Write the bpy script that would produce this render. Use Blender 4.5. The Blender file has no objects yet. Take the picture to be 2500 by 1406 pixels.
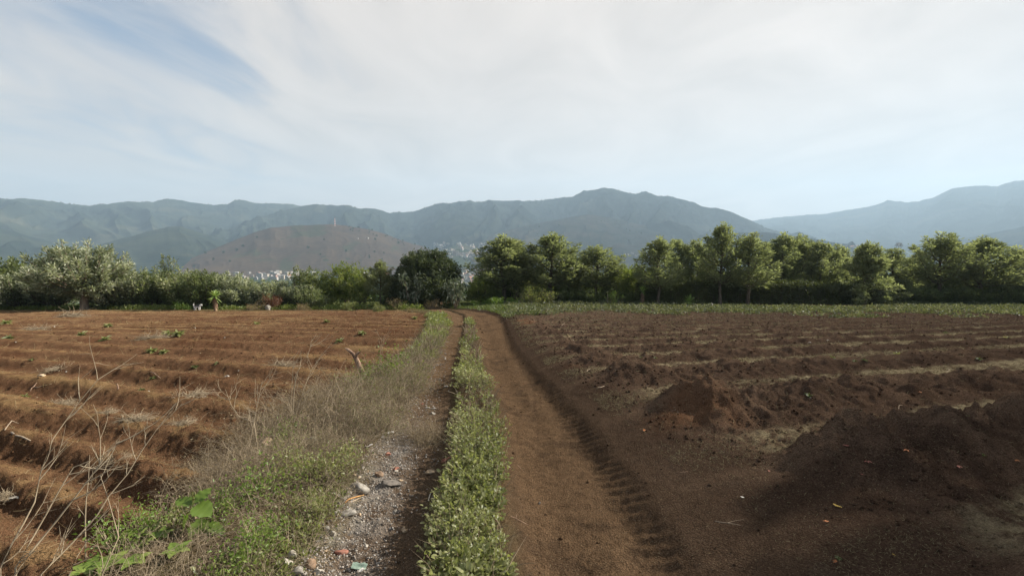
import bpy, math, random
import numpy as np
from mathutils import Vector, Matrix
R = math.radians
rng = np.random.default_rng(7)
random.seed(7)
scn = bpy.context.scene
C = scn.collection

# ------------------------------------------------------------------ camera, sky, sun, exposure
CAMZ = 1.9
PITCH = R(4.6)
F = 1111.0                      # focal length in pixels of a 2500 px wide frame (16 mm on 36 mm)
cam_d = bpy.data.cameras.new('camera')
cam_d.lens = 16.0; cam_d.sensor_width = 36.0
cam_d.clip_start = 0.05; cam_d.clip_end = 60000
cam = bpy.data.objects.new('camera', cam_d); C.objects.link(cam)
cam.location = (0, 0, CAMZ); cam.rotation_euler = (R(90) - PITCH, 0, 0)
scn.camera = cam

SUN_AZ, SUN_EL = R(68), R(33)
SUN_DIR = Vector((math.sin(SUN_AZ)*math.cos(SUN_EL), math.cos(SUN_AZ)*math.cos(SUN_EL), math.sin(SUN_EL)))
sun_d = bpy.data.lights.new('sun', 'SUN'); sun_d.energy = 5.0; sun_d.angle = R(0.6); sun_d.color = (1.0, 0.92, 0.80)
sun = bpy.data.objects.new('sun', sun_d); C.objects.link(sun)
sun.rotation_euler = SUN_DIR.to_track_quat('Z', 'Y').to_euler()

scn.view_settings.view_transform = 'Standard'; scn.view_settings.look = 'None'
scn.view_settings.exposure = 1.32; scn.view_settings.gamma = 1.0
scn.view_settings.use_curve_mapping = False
scn.render.engine = 'CYCLES'
cy = scn.cycles
cy.max_bounces = 6; cy.diffuse_bounces = 3; cy.glossy_bounces = 1; cy.transmission_bounces = 4; cy.volume_bounces = 0
cy.transparent_max_bounces = 4
cy.use_denoising = True; cy.denoiser = 'OPENIMAGEDENOISE'; cy.denoising_input_passes = 'RGB_ALBEDO_NORMAL'; cy.denoising_prefilter = 'ACCURATE'
cy.sample_clamp_indirect = 6.0

class NT:
    """small helper for node trees"""
    def __init__(s, t): s.t = t; t.nodes.clear()
    def n(s, kind, **kw):
        nd = s.t.nodes.new(kind)
        for k, v in kw.items():
            if k == 'i':
                for kk, vv in v.items(): s.put(nd.inputs[kk], vv)
            else: setattr(nd, k, v)
        return nd
    def put(s, sock, v):
        if isinstance(v, bpy.types.NodeSocket): s.t.links.new(v, sock)
        elif isinstance(v, bpy.types.Node): s.t.links.new(v.outputs[0], sock)
        else: sock.default_value = v
    def math(s, op, a, b=0.0, clamp=False):
        nd = s.t.nodes.new('ShaderNodeMath'); nd.operation = op; nd.use_clamp = clamp
        s.put(nd.inputs[0], a); s.put(nd.inputs[1], b); return nd.outputs[0]
    def mix(s, f, a, b, mode='MIX'):
        nd = s.t.nodes.new('ShaderNodeMix'); nd.data_type = 'RGBA'; nd.blend_type = mode
        s.put(nd.inputs[0], f); s.put(nd.inputs[6], a); s.put(nd.inputs[7], b); return nd.outputs[2]
    def ramp(s, v, a, b):
        nd = s.t.nodes.new('ShaderNodeMapRange'); nd.interpolation_type = 'SMOOTHSTEP'
        s.put(nd.inputs[0], v); nd.inputs[1].default_value = a; nd.inputs[2].default_value = b
        return nd.outputs[0]
    def noise(s, vec, scale, detail=3.0, rough=0.55, dist=0.0):
        nd = s.n('ShaderNodeTexNoise', i={'Vector': vec, 'Scale': scale, 'Detail': detail, 'Roughness': rough, 'Distortion': dist})
        return nd.outputs[0]

world = bpy.data.worlds.new('World'); scn.world = world; world.use_nodes = True
w = NT(world.node_tree)
SKY_K = 0.1
sky = w.n('ShaderNodeTexSky', sky_type='NISHITA', sun_disc=False, sun_elevation=SUN_EL, sun_rotation=SUN_AZ,
          altitude=1500.0, air_density=1.0, dust_density=1.6, ozone_density=1.0)
tc = w.n('ShaderNodeTexCoord')
sep = w.n('ShaderNodeSeparateXYZ', i={0: tc.outputs['Generated']})
zz = w.math('ADD', w.math('MAXIMUM', sep.outputs[2], 0.0), 0.10)
u = w.math('DIVIDE', sep.outputs[0], zz); v = w.math('DIVIDE', sep.outputs[1], zz)
uv = w.n('ShaderNodeCombineXYZ', i={0: w.math('MULTIPLY', u, 0.85), 1: w.math('MULTIPLY', v, 0.36), 2: 3.7})
n1 = w.noise(uv, 0.75, 5.0, 0.5, 0.5)                 # large sheets of thin cloud
uv2 = w.n('ShaderNodeCombineXYZ', i={0: w.math('MULTIPLY', u, 1.4), 1: w.math('MULTIPLY', v, 0.80), 2: 9.1})
n2 = w.noise(uv2, 1.1, 6.0, 0.58, 1.4)                # wisps
side = w.ramp(sep.outputs[0], -0.80, 0.55)            # thicker veil towards the sun side
low = w.ramp(sep.outputs[2], 0.30, 0.0)               # veil seen edge-on near the horizon
cover = w.math('ADD', w.math('ADD', w.math('MULTIPLY', n1, 1.15), w.math('MULTIPLY', n2, 0.75)),
               w.math('ADD', w.math('MULTIPLY', side, 0.72), w.math('MULTIPLY', low, 0.30)))
cover = w.ramp(cover, 0.62, 1.18)
front = w.ramp(sep.outputs[1], -0.35, 0.35)           # the veil thins out behind the camera
cover = w.math('MULTIPLY', cover, w.math('ADD', w.math('MULTIPLY', front, 0.5), 0.5))
bright = w.math('ADD', w.math('ADD', w.math('MULTIPLY', side, 0.35), w.math('MULTIPLY', n2, 1.5)), 1.72)
cl = w.n('ShaderNodeVectorMath', operation='SCALE', i={0: (1.23, 1.08, 0.97)})
w.put(cl.inputs['Scale'], bright)
colr = w.mix(cover, w.mix(1.0, sky.outputs[0], (0.50, 0.51, 0.52, 1), 'MULTIPLY'), cl.outputs[0])
bg = w.n('ShaderNodeBackground', i={'Color': colr, 'Strength': SKY_K})
wo = w.n('ShaderNodeOutputWorld', i={'Surface': bg.outputs[0]})

# ------------------------------------------------------------------ helpers
def tag(o, label=None, cat=None, group=None, kind=None):
    if label: o['label'] = label
    if cat: o['category'] = cat
    if group: o['group'] = group
    if kind: o['kind'] = kind
    return o

def link(name, me, parent=None, loc=None):
    o = bpy.data.objects.new(name, me); C.objects.link(o)
    if parent is not None: o.parent = parent
    if loc is not None: o.location = loc
    return o

def empty(name, loc, rz=0.0):
    o = bpy.data.objects.new(name, None); C.objects.link(o)
    o.location = loc; o.rotation_euler = (0, 0, rz); o.empty_display_size = 0.2
    return o

def mesh(name, V, faces, mats=(), attrs=None, smooth=False, midx=None):
    """V (n,3); faces = list of int arrays (m,k), mixed sizes allowed"""
    me = bpy.data.meshes.new(name)
    if isinstance(faces, np.ndarray): faces = [faces]
    V = np.asarray(V, np.float32)
    me.vertices.add(len(V)); me.vertices.foreach_set('co', V.ravel())
    tot = np.concatenate([np.full(len(f), f.shape[1], np.int32) for f in faces])
    loops = np.concatenate([f.ravel() for f in faces]).astype(np.int32)
    me.loops.add(len(loops)); me.loops.foreach_set('vertex_index', loops)
    me.polygons.add(len(tot))
    st = np.zeros(len(tot), np.int32); st[1:] = np.cumsum(tot)[:-1]
    me.polygons.foreach_set('loop_start', st)
    if midx is not None: me.polygons.foreach_set('material_index', np.asarray(midx, np.int32))
    me.update(calc_edges=True)
    if smooth: me.polygons.foreach_set('use_smooth', np.ones(len(tot), bool))
    for k, a in (attrs or {}).items():
        a = np.asarray(a, np.float32)
        if a.ndim == 1:
            at = me.attributes.new(k, 'FLOAT', 'POINT'); at.data.foreach_set('value', a)
        else:
            at = me.attributes.new(k, 'FLOAT_COLOR', 'POINT')
            c4 = np.ones((len(a), 4), np.float32); c4[:, :3] = a; at.data.foreach_set('color', c4.ravel())
    for m in mats: me.materials.append(m)
    me.validate()
    return me

class MB:
    """collects pieces of geometry for one mesh"""
    def __init__(s): s.V = []; s.Fq = {}; s.n = 0; s.T = []
    def add(s, V, F, tint=0.5):
        V = np.asarray(V, float).reshape(-1, 3); F = np.asarray(F, int)
        s.V.append(V); s.Fq.setdefault(F.shape[1], []).append(F + s.n); s.n += len(V)
        s.T.append(np.broadcast_to(np.asarray(tint, float), (len(V),)))
        return s
    def me(s, name, mats, smooth=False):
        return mesh(name, np.concatenate(s.V), [np.concatenate(f) for f in s.Fq.values()], mats,
                    {'tint': np.concatenate(s.T)}, smooth)

# value noise -------------------------------------------------------
def _h(ix, iy, seed):
    n = (ix.astype(np.int64) * 374761393 + iy.astype(np.int64) * 668265263 + seed * 974634777) & 0xFFFFFFFF
    n = ((n ^ (n >> 13)) * 1274126177) & 0xFFFFFFFF
    n = n ^ (n >> 16)
    return (n & 0xFFFF) / 65535.0
def vn(x, y, seed=0):
    xi = np.floor(x); yi = np.floor(y); fx = x - xi; fy = y - yi
    fx = fx*fx*fx*(fx*(fx*6-15)+10); fy = fy*fy*fy*(fy*(fy*6-15)+10)
    xi = xi.astype(np.int64); yi = yi.astype(np.int64)
    a = _h(xi, yi, seed); b = _h(xi+1, yi, seed); c = _h(xi, yi+1, seed); d = _h(xi+1, yi+1, seed)
    return (a + (b-a)*fx)*(1-fy) + (c + (d-c)*fx)*fy
def fbm(x, y, oct=3, seed=0, gain=0.5):
    x = np.asarray(x, float); y = np.asarray(y, float)
    s = 0; a = 1.0; t = 0
    for k in range(oct):
        s = s + a*(vn(x*0.8 - y*0.6, x*0.6 + y*0.8, seed+k) - 0.5); t += a; a *= gain
        x, y = x*2.03 + 17.1, y*2.03 - 5.3
    return s/t*2.0           # about -1..1
def ridged(x, y, oct=3, seed=0):
    s = 0; a = 1.0; t = 0
    for k in range(oct):
        s = s + a*(1-np.abs(2*vn(x, y, seed+k)-1)); t += a; a *= 0.5
        x, y = x*2.1+3.3, y*2.1-7.7
    return s/t
def sst(a, b, x):
    t = np.clip((x-a)/(b-a), 0, 1); return t*t*(3-2*t)

# pixels <-> space ---------------------------------------------------
SP, CP = math.sin(PITCH), math.cos(PITCH)
def ray(px, py):
    a = (np.asarray(px, float)-1250)/F; b = -(np.asarray(py, float)-703)/F
    return a, CP + b*SP, -SP + b*CP                      # dx, dy, dz
SLOPE = math.tan(PITCH)                                  # the field runs downhill away from the camera
def plane_hit(px, py):
    dx, dy, dz = ray(px, py)
    t = CAMZ/(-dz - SLOPE*dy)
    return dx*t, dy*t
def at(px, py, Y):
    """the point seen at this pixel at depth Y"""
    dx, dy, dz = ray(px, py); t = Y/dy
    return np.array([dx*t, Y, CAMZ + dz*t])
HZ = 703 - F*math.tan(PITCH)                             # horizon row

# ------------------------------------------------------------------ near ground
def trace(pts):
    P = np.array(pts, float); X, Y = plane_hit(P[:, 0], P[:, 1]); o = np.argsort(Y)
    return lambda y: np.interp(y, Y[o], X[o])
xF = trace([(260,1406),(430,1250),(690,1080),(830,960),(950,900),(1020,850),(1045,810),(1052,780),(1045,765),(1000,757),(930,751)])
xA = trace([(720,1406),(830,1250),(910,1100),(985,1000),(1020,950),(1045,900),(1070,850),(1090,810),(1100,782),(1085,766),(1055,757),(1010,750),(960,745)])
xB = trace([(1045,1406),(1060,1250),(1090,1100),(1110,1000),(1112,950),(1115,900),(1125,850),(1132,810),(1137,785),(1132,768),(1100,757),(1060,750),(1000,745)])
xC = trace([(1250,1406),(1235,1250),(1225,1100),(1215,1000),(1200,950),(1180,900),(1170,850),(1162,810),(1152,785),(1140,768),(1106,757),(1066,750),(1004,745)])
xD = trace([(1690,1406),(1590,1250),(1480,1100),(1400,1000),(1350,950),(1300,900),(1258,850),(1240,810),(1232,785),(1222,770),(1190,760),(1130,753),(1060,748)])
xE = trace([(2330,1406),(2120,1250),(1690,1100),(1550,1000),(1455,950),(1385,900),(1320,850),(1280,810),(1262,785),(1250,772),(1240,760),(1240,750)])
XT = trace([(1640,1406),(1560,1250),(1455,1100),(1380,1000),(1335,950),(1285,900)])
# furrow lines of the right field, from rows where they cross the column x = 1820
def _c(px, py):
    X, Y = plane_hit(px, py); return Y - 0.30*X
FUR = sorted([_c(1820,1480), _c(1820,1118), _c(1820,962), _c(1820,901), _c(1820,868), _c(1820,846), _c(1820,829), _c(1820,817), _c(1820,808), _c(1820,800)])
FUR = np.array([FUR[0]-4.5, FUR[0]-2.2] + FUR + [FUR[-1]+2.2*k for k in range(1, 20)])
def rphase(X, Y):
    X = np.asarray(X, float); Y = np.asarray(Y, float)
    c = Y - 0.30*X + 0.16*fbm(X*0.5, Y*0.5, 2, 41) + 0.3*fbm(X*0.07, Y*0.07, 1, 43)
    return np.interp(c, FUR, np.arange(len(FUR)))
def _cl(px, py):
    X, Y = plane_hit(px, py); return float(Y - 0.38*max(0, -(X+3.0))*sst(34, 10, Y))
LFUR = [_cl(300, y) for y in (1600, 1380, 1240, 1130, 1040, 965, 910, 874, 847, 828, 813, 802)]
LFUR = np.maximum.accumulate(np.array(LFUR)+1e-4*np.arange(len(LFUR))).tolist()
LFUR = np.array([LFUR[0]-1.4, LFUR[0]-0.7] + LFUR + [LFUR[-1]+2.1*k for k in range(1, 25)])
def lphase(X, Y):
    X = np.asarray(X, float); Y = np.asarray(Y, float)
    c = Y - 0.38*np.maximum(0, -(X+3.0))*sst(34, 10, Y) + 0.22*fbm(X*0.35, Y*0.35, 2, 51) + 0.4*fbm(X*0.06, Y*0.06, 1, 53)
    return np.interp(c, LFUR, np.arange(len(LFUR)))
def hill_drop(X, Y):
    """the ground beyond the field falls away into the valley"""
    r = np.hypot(X, Y)
    return np.where(Y > 0, 1, 0)*((np.maximum(r-58, 0)/40)**2*1.2).clip(0, 30)
def masks(X, Y):
    f, a, b, c, d, e = xF(Y), xA(Y), xB(Y), xC(Y), xD(Y), xE(Y)
    wob = 0.12*fbm(X*1.3, Y*1.3, 2, 61)
    mL = sst(0.12, -0.45, X + wob - f)
    mR = sst(-0.35, 0.75, X + 2*wob - e)
    rutL = sst(-0.12, 0.2, X-a)*sst(0.08, -0.16, X-b)
    mid = sst(-0.12, 0.12, X-b)*sst(0.12, -0.12, X-c)
    rutR = sst(-0.05, 0.25, X-c)*sst(0.15, -0.25, X-d)
    bank = sst(-0.15, 1.0, (X-d)/np.maximum(e-d, 0.5))
    return mL, mR, rutL, mid, rutR, bank
def edgeL(X): return 40.5 + 1.5*fbm(X*0.15, 0*X, 2, 71) + np.clip((X+6)*0.35, 0, 4)
def G(X, Y, fine=True):
    X = np.asarray(X, float); Y = np.asarray(Y, float)
    z = -SLOPE*Y - hill_drop(X, Y)
    mL, mR, rutL, mid, rutR, bank = masks(X, Y)
    farL = sst(1.0, -1.0, Y-edgeL(X)); farR = sst(56, 50, Y)
    mL = mL*farL
    # left field: low terraces
    p = lphase(X, Y); fr = p - np.floor(p)
    saw = np.where(fr < 0.38, sst(0, 1, fr/0.38), 1-sst(0, 1, (fr-0.38)/0.62))
    ampL = np.interp(Y, [2, 5, 9, 16, 40], [0.22, 0.22, 0.22, 0.20, 0.17])
    z = z + mL*(-0.16 + ampL*(saw-0.35)*(0.8+0.5*fbm(X*0.5, Y*0.5, 2, 73)))
    # right field: high ridges broken by hoe marks
    q = rphase(X, Y); fq = q - np.floor(q)
    cf = np.interp(Y, [3, 5, 8, 13], [0.70, 0.62, 0.58, 0.55]); rid = sst(0.05, 1.0, fq/cf)*(1-sst(0.0, 0.24, fq-cf))
    ampR = np.interp(Y, [2, 4.5, 6, 8, 12, 18, 40, 55], [0.50, 0.46, 0.29, 0.15, 0.085, 0.060, 0.05, 0.04])
    lump = 1 + 0.35*fbm(X*0.9, Y*0.9, 3, 75)
    z = z + 0.17*bank*farR + mR*farR*(ampR*rid*lump*(1+0.75*np.exp(-((X-xE(Y)-0.55)/0.55)**2)*sst(4.5, 6.5, Y)) + 0.26*sst(0.05,0.3,fq)*sst(0.85,0.6,fq)*fbm(X*2.3, Y*2.3, 3, 76)*np.interp(Y, [4, 8, 25], [0.95, 0.45, 0.3]))
    # wheel ruts
    z = z - 0.08*rutL - 0.14*rutR + 0.05*mid
    t = (X - 0.62*xC(Y) - 0.38*xD(Y))/0.22
    z = z + rutR*0.03*(ridged(X*1.9, Y*0.45, 2, 96)-0.6) - 0.035*np.exp(-t*t)*rutR + 0.02*fbm(X*1.5, Y*0.8, 2, 77)*(1-mR)
    if fine:
        near = sst(16, 5, Y)
        # tyre treads along the right edge of the track
        u = (X - XT(Y))/np.maximum(0.18, 0.0)
        z = z + 0.007*np.exp(-u**4)*np.sin(2*np.pi*(Y*1.0+X*0.55)/0.16)*near*sst(0.1,0.6,vn(X*2.7,Y*2.7,83))
        u2 = (X - (0.75*xC(Y)+0.25*xD(Y)))/0.15
        z = z + 0.006*np.exp(-u2**4)*np.sin(2*np.pi*(Y-X*0.4)/0.09)*near
        rough = 0.35 + 0.9*mL + 1.5*mR + 0.7*rutL + 0.25*rutR
        z = z + rough*(0.022*fbm(X*4, Y*4, 2, 78) + 0.014*fbm(X*11, Y*11, 2, 79)*sst(26, 10, Y) + 0.009*fbm(X*28, Y*28, 2, 80)*near)
        # clods on the dug ridges
        cl_ = sst(0.58, 0.95, vn(X*6.5, Y*6.5, 81))*0.065 + sst(0.55, 0.9, vn(X*14, Y*14, 82))*0.045*near
        z = z + mR*farR*rid*cl_*np.interp(Y, [4, 8, 20], [1, 0.75, 0.6]) + mL*0.3*cl_
    return z
def g1(x, y, fine=False): return float(G(np.array([x]), np.array([y]), fine)[0])
def hit(px, py):
    """ground point seen at this pixel"""
    dx, dy, dz = ray(px, py); X, Y = plane_hit(px, py); X = float(X); Y = float(Y)
    for k in range(6):
        z = g1(X, Y)
        t = (CAMZ - z)/(-dz) if False else (CAMZ - (z + SLOPE*Y))/(-dz - SLOPE*dy)
        X, Y = 0.5*(X + dx*t), 0.5*(Y + dy*t)
    return np.array([X, Y, g1(X, Y)])

A = lambda *c: np.array(c)
def soil_colour(X, Y):
    mL, mR, rutL, mid, rutR, bank = masks(X, Y)
    farL = sst(1.0, -1.0, Y-edgeL(X)); farR = sst(56, 50, Y); mL = mL*farL
    def lerp(c, k, m): return c + (A(*k)[None, :]-c)*np.clip(m, 0, 1)[:, None]
    n = fbm(X*0.8, Y*0.8, 3, 91); n2 = fbm(X*5, Y*5, 3, 92); n3 = fbm(X*0.25, Y*0.25, 2, 93)
    c = np.tile(A(0.105, 0.078, 0.042), (len(X), 1))                        # verge litter
    c = lerp(c, (0.075, 0.085, 0.030), sst(-0.3, 0.5, n+n2*0.5)*0.7)
    c = lerp(c, (0.072, 0.048, 0.032), sst(-0.2, 0.2, X-xC(Y))*sst(46, 40, Y))  # dark brown soil, deepened in colour to stand in for missing shade
    # left field
    red = np.tile(A(0.138, 0.076, 0.042), (len(X), 1))
    red = lerp(red, (0.105, 0.052, 0.028), sst(0.0, 0.6, n + 0.5*n2))
    red = lerp(red, (0.178, 0.108, 0.058), sst(0.05, 0.6, -n + 0.4*n3)*0.8)
    p = lphase(X, Y); fr = p - np.floor(p)
    red = lerp(red, (0.080, 0.043, 0.025), sst(0.02, 0.10, fr)*sst(0.40, 0.22, fr)*sst(18, 9, Y)*(0.5+0.5*n2))  # shade painted on the terrace faces turned to the camera
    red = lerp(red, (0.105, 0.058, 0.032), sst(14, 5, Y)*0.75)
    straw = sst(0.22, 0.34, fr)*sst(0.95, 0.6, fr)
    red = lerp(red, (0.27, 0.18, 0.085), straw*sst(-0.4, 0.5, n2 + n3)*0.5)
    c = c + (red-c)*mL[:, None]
    # track
    trk = np.tile(A(0.132, 0.084, 0.049), (len(X), 1))
    trk = lerp(trk, (0.088, 0.057, 0.035), sst(-0.1, 0.5, n + 0.8*n2 + 0.5*n3))
    c = c + (trk-c)*np.clip(rutR + mid*0.8, 0, 1)[:, None]
    gr = np.tile(A(0.112, 0.078, 0.052), (len(X), 1))
    gr = lerp(gr, (0.27, 0.245, 0.215), sst(-0.5, 0.3, n2)*sst(7.5, 4.5, Y)*sst(0.72, 0.2, (X-xA(Y))/np.maximum(xB(Y)-xA(Y), .2)))
    gr = lerp(gr, (0.15, 0.096, 0.056), sst(5, 11, Y))
    c = c + (gr-c)*rutL[:, None]
    # right field
    q = rphase(X, Y); fq = q - np.floor(q)
    drk = np.tile(A(0.104, 0.067, 0.046), (len(X), 1))
    drk = lerp(drk, (0.140, 0.092, 0.062), sst(-0.1, 0.6, n))
    drk = lerp(drk, (0.070, 0.045, 0.031), sst(0.35, -0.25, X-xE(Y)))  # bank below the ridge ends coloured darker in place of cast shade
    drk = lerp(drk, (0.088, 0.062, 0.046), sst(0.1, 0.7, n2)*0.7)
    cf = np.interp(Y, [3, 5, 8, 13], [0.70, 0.62, 0.58, 0.55]); fur = np.clip(sst(0.14, 0.06, fq) + sst(0.03, 0.13, fq-cf), 0, 1)
    drk = lerp(drk, (0.34, 0.28, 0.17), fur*sst(-0.8, 0.5, n2+n+0.8*fbm(X*14, Y*14, 2, 95))*sst(26, 14, Y)*sst(0.0, 0.9, X-xE(Y))*0.95)
    drk = lerp(drk, (0.058, 0.037, 0.026), sst(0.06, 0.18, fq)*sst(cf*0.95, cf*0.6, fq)*sst(-0.6, 0.4, n2)*sst(30, 16, Y)*0.75)  # ridge faces towards the camera painted darker, as if shaded
    drk = lerp(drk, (0.150, 0.100, 0.066), sst(cf*0.75, cf, fq)*sst(cf+0.14, cf+0.02, fq)*sst(30, 16, Y)*0.5)  # crests painted lighter, for contrast with the shade painted on the faces
    dd = X-xE(Y)
    end = sst(-0.5, 0.1, dd)*sst(1.2, 0.2, dd)*(1-fur)
    drk = lerp(drk, (0.165, 0.085, 0.045), end*sst(0.2, 0.8, n+0.1)*0.8)
    mm = np.clip(bank, 0, 1)*farR
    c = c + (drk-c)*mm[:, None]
    # grassy corner beyond the fields
    gz = sst(-2, 2, Y-edgeL(X))*(1-mm)*(1-np.clip(rutL+rutR+mid, 0, 1))
    c = lerp(c, (0.085, 0.098, 0.036), gz)
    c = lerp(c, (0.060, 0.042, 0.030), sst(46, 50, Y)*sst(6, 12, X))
    return c

def mat_soil():
    m = bpy.data.materials.new('soil'); m.use_nodes = True; t = NT(m.node_tree)
    at_ = t.n('ShaderNodeAttribute', attribute_name='soil')
    geo = t.n('ShaderNodeNewGeometry')
    a = t.noise(geo.outputs['Position'], 9.0, 4.0, 0.6); b = t.noise(geo.outputs['Position'], 70.0, 3.0, 0.65)
    k = t.math('ADD', t.math('MULTIPLY', a, 0.8), t.math('ADD', t.math('MULTIPLY', b, 2.4), -0.60))
    kk = t.n('ShaderNodeCombineColor', i={0: k, 1: k, 2: k})
    col = t.mix(1.0, at_.outputs['Color'], kk.outputs[0], 'MULTIPLY')
    speck = t.math('MULTIPLY', t.ramp(t.noise(geo.outputs['Position'], 75.0, 2.0, 0.6), 0.62, 0.70), 0.65)
    col = t.mix(speck, col, (0.24, 0.19, 0.12, 1))
    bmp = t.n('ShaderNodeBump', i={'Strength': 0.9, 'Distance': 0.045, 'Height': t.math('ADD', b, t.math('MULTIPLY', a, 0.8))})
    bs = t.n('ShaderNodeBsdfDiffuse', i={'Color': col, 'Roughness': 0.9, 'Normal': bmp.outputs[0]})
    t.n('ShaderNodeOutputMaterial', i={'Surface': bs.outputs[0]})
    return m
M_SOIL = mat_soil()

def build_ground():
    a0 = np.radians(np.linspace(-60, 60, 1150)); a1 = np.radians(np.linspace(60, 300, 122)[1:-1])
    az = np.concatenate([a0, a1])
    r = np.concatenate([[0.02, 0.3, 0.6, 0.9], np.geomspace(1.2, 72, 800)])
    AZ, RR = np.meshgrid(az, r)
    X = (RR*np.sin(AZ)).ravel(); Y = (RR*np.cos(AZ)).ravel()
    Z = np.where(Y > -1, G(X, np.maximum(Y, 0.5)), G(X*0+4, Y*0+0.5, False))
    Z = Z + np.where(Y < 0.5, -SLOPE*(np.maximum(Y, -30)-0.5), 0)
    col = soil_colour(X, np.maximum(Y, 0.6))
    na, nr = len(az), len(r)
    i, j = np.meshgrid(np.arange(nr-1), np.arange(na), indexing='ij')
    j2 = (j+1) % na
    q = np.stack([i*na+j, i*na+j2, (i+1)*na+j2, (i+1)*na+j], -1).reshape(-1, 4)
    cx, cy_ = X[q].mean(1), np.maximum(Y[q].mean(1), 0.6)
    farL = cy_ > edgeL(cx)
    left = (cx < xF(cy_)) & ~farL
    right = (cx > 0.5*(xD(cy_)+xE(cy_))) & (cy_ < 54)
    track = (cx > xA(cy_)) & (cx <= 0.5*(xD(cy_)+xE(cy_))) & (cy_ < 50)
    verge = ~(left | right | track)
    V = np.stack([X, Y, Z], -1)
    for nm, mk, lab in (('left_field', left, 'reddish brown field of low terraced furrows left of the track'),
                        ('right_field', right, 'dark freshly dug field of ridges right of the track'),
                        ('dirt_track', track, 'two-rut dirt track running down to the trees'),
                        ('grass_verge', verge, 'weedy ground between track and field and under the trees')):
        f = q[mk]; ids, inv = np.unique(f.ravel(), return_inverse=True)
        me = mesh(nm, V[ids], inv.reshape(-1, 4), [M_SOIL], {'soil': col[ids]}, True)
        tag(link(nm, me), lab, 'ground', kind='structure')
build_ground()

# ------------------------------------------------------------------ valley, hills, mountains
def sil(pts, d):
    P = np.array(pts, float); dx, dy, dz = ray(P[:, 0], P[:, 1])
    az = np.arctan2(dx, dy); e = dz/np.hypot(dx, dy); o = np.argsort(az)
    return az[o], CAMZ + e[o]*d
def valley_z(X, Y):
    r = np.hypot(X, Y); az = np.arctan2(X, Y)
    zb = -SLOPE*np.minimum(np.maximum(Y, -40), 58) - hill_drop(X, np.minimum(Y, 1e9))
    deep = -95 + 8*fbm(X/300, Y/300, 3, 11) + sst(1500, 7000, r)*np.interp(az, [-0.8, -0.1, 0.2, 0.8], [90, 100, 130, 160])
    z = zb + (deep-zb)*sst(75, 700, r)
    # low rise under the town by the foot of the mountain
    z = z + 125*np.exp(-((az+0.105)/0.075)**2)*sst(1900, 2900, r)
    return np.where(r < 75, zb, z)
LAYERS = {}
def layer(key, pts, d, wf, wb, base, gully, seed, gs, jag=0.0, conv=1.25):
    pts = [(pts[0][0]-70, pts[0][1]+150)] + list(pts) + [(pts[-1][0]+70, pts[-1][1]+150)]
    az, H = sil(pts, d); LAYERS[key] = (az, H, d, wf, wb, base, gully, seed, gs, jag, conv)
def layer_z(key, X, Y):
    az_, H_, d, wf, wb, base, gully, seed, gs, jag, conv = LAYERS[key]
    r = np.hypot(X, Y); az = np.arctan2(X, Y)
    H = np.interp(az, az_, H_, left=base-60, right=base-60)
    lat = az*d
    H = H + jag*(fbm(lat/60, r*0+1.3, 3, seed+5))
    dd = d + 0.10*wf*fbm(lat/(gs*2.2), r*0, 2, seed+9)
    t = np.where(r < dd, (dd-r)/wf, (r-dd)/wb)
    s = np.clip(1-t, 0, 1)
    prof = np.where(r < dd, s**conv, sst(0, 1, s))
    z = base + (H-base)*prof
    wx = lat + 0.35*gs*fbm(lat/gs, r/gs, 2, seed+2)
    gl = ridged(wx/gs, r/(gs*4.5), 3, seed) - 0.62
    z = z + gully*gl*np.clip(4*s*(1-s), 0, 1)*sst(0.0, 0.25, (H-base)/200.0+0.1) + gully*0.12*fbm(X/90, Y/90, 3, seed+3)*np.clip(6*(1-s), 0, 1)*s
    return np.where((s > 0.004) & (H > base+2), z, base-90)
layer('A', [(-500,500),(-200,492),(0,490.5),(59,485),(102,490),(159,499),(220,505),(276,498.5),(312,491.5),(343,495),(374,494),(407,486),(445,488),(484,496),(522,501),(556,498),(571,490.5),(586,488),(602,491),(614,495),(640,497.5),(700,497),(736,503),(800,520),(860,545)], 5600, 2200, 1500, -60, 260, 21, 560, 7, 1.05)
layer('B', [(480,600),(540,570),(590,548),(640,530),(690,515),(736,504),(766,500.5),(792,500),(823,504),(843,503),(876,510.5),(894,508.5),(920,511),(951,520),(979,518),(1004,518),(1035,509),(1068,497),(1081,496),(1097,498.5),(1130,491),(1158,494.5),(1189,492),(1220,488.5),(1240,490),(1283,489),(1319,488),(1365,482.5),(1396,482.5),(1411,476),(1427,467.5),(1447,466.5),(1473,461.5),(1498,463.5),(1524,471),(1555,476.5),(1575,470.5),(1606,480.5),(1634,480.5),(1670,490.5),(1690,495.5),(1716,507),(1754,511.5),(1780,518.5),(1803,526),(1830,537),(1850,547),(1880,562),(1940,575),(2000,590),(2080,604)], 4500, 1900, 1500, -70, 320, 31, 470, 8, 1.15)
layer('S1', [(150,625),(250,597),(330,575),(380,561),(410,555),(440,552),(490,568),(540,585),(620,615)], 3300, 1300, 900, -85, 70, 37, 260, 4, 1.2)
layer('S2', [(-300,560),(-100,540),(20,560),(120,590),(200,620)], 3600, 1500, 900, -85, 80, 39, 260, 4, 1.2)
layer('F', [(1060,606),(1110,590),(1180,576),(1260,556),(1330,541),(1390,530),(1434,523),(1480,527),(1540,543),(1600,558),(1660,574),(1720,588),(1800,602),(1900,615)], 3300, 1250, 900, -80, 80, 45, 230, 4, 1.15)
layer('R1', [(1640,606),(1700,592),(1760,575),(1800,568),(1860,567),(1920,573),(1990,583),(2060,594),(2150,606)], 2900, 800, 700, -80, 40, 47, 200, 5, 1.2)
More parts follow.
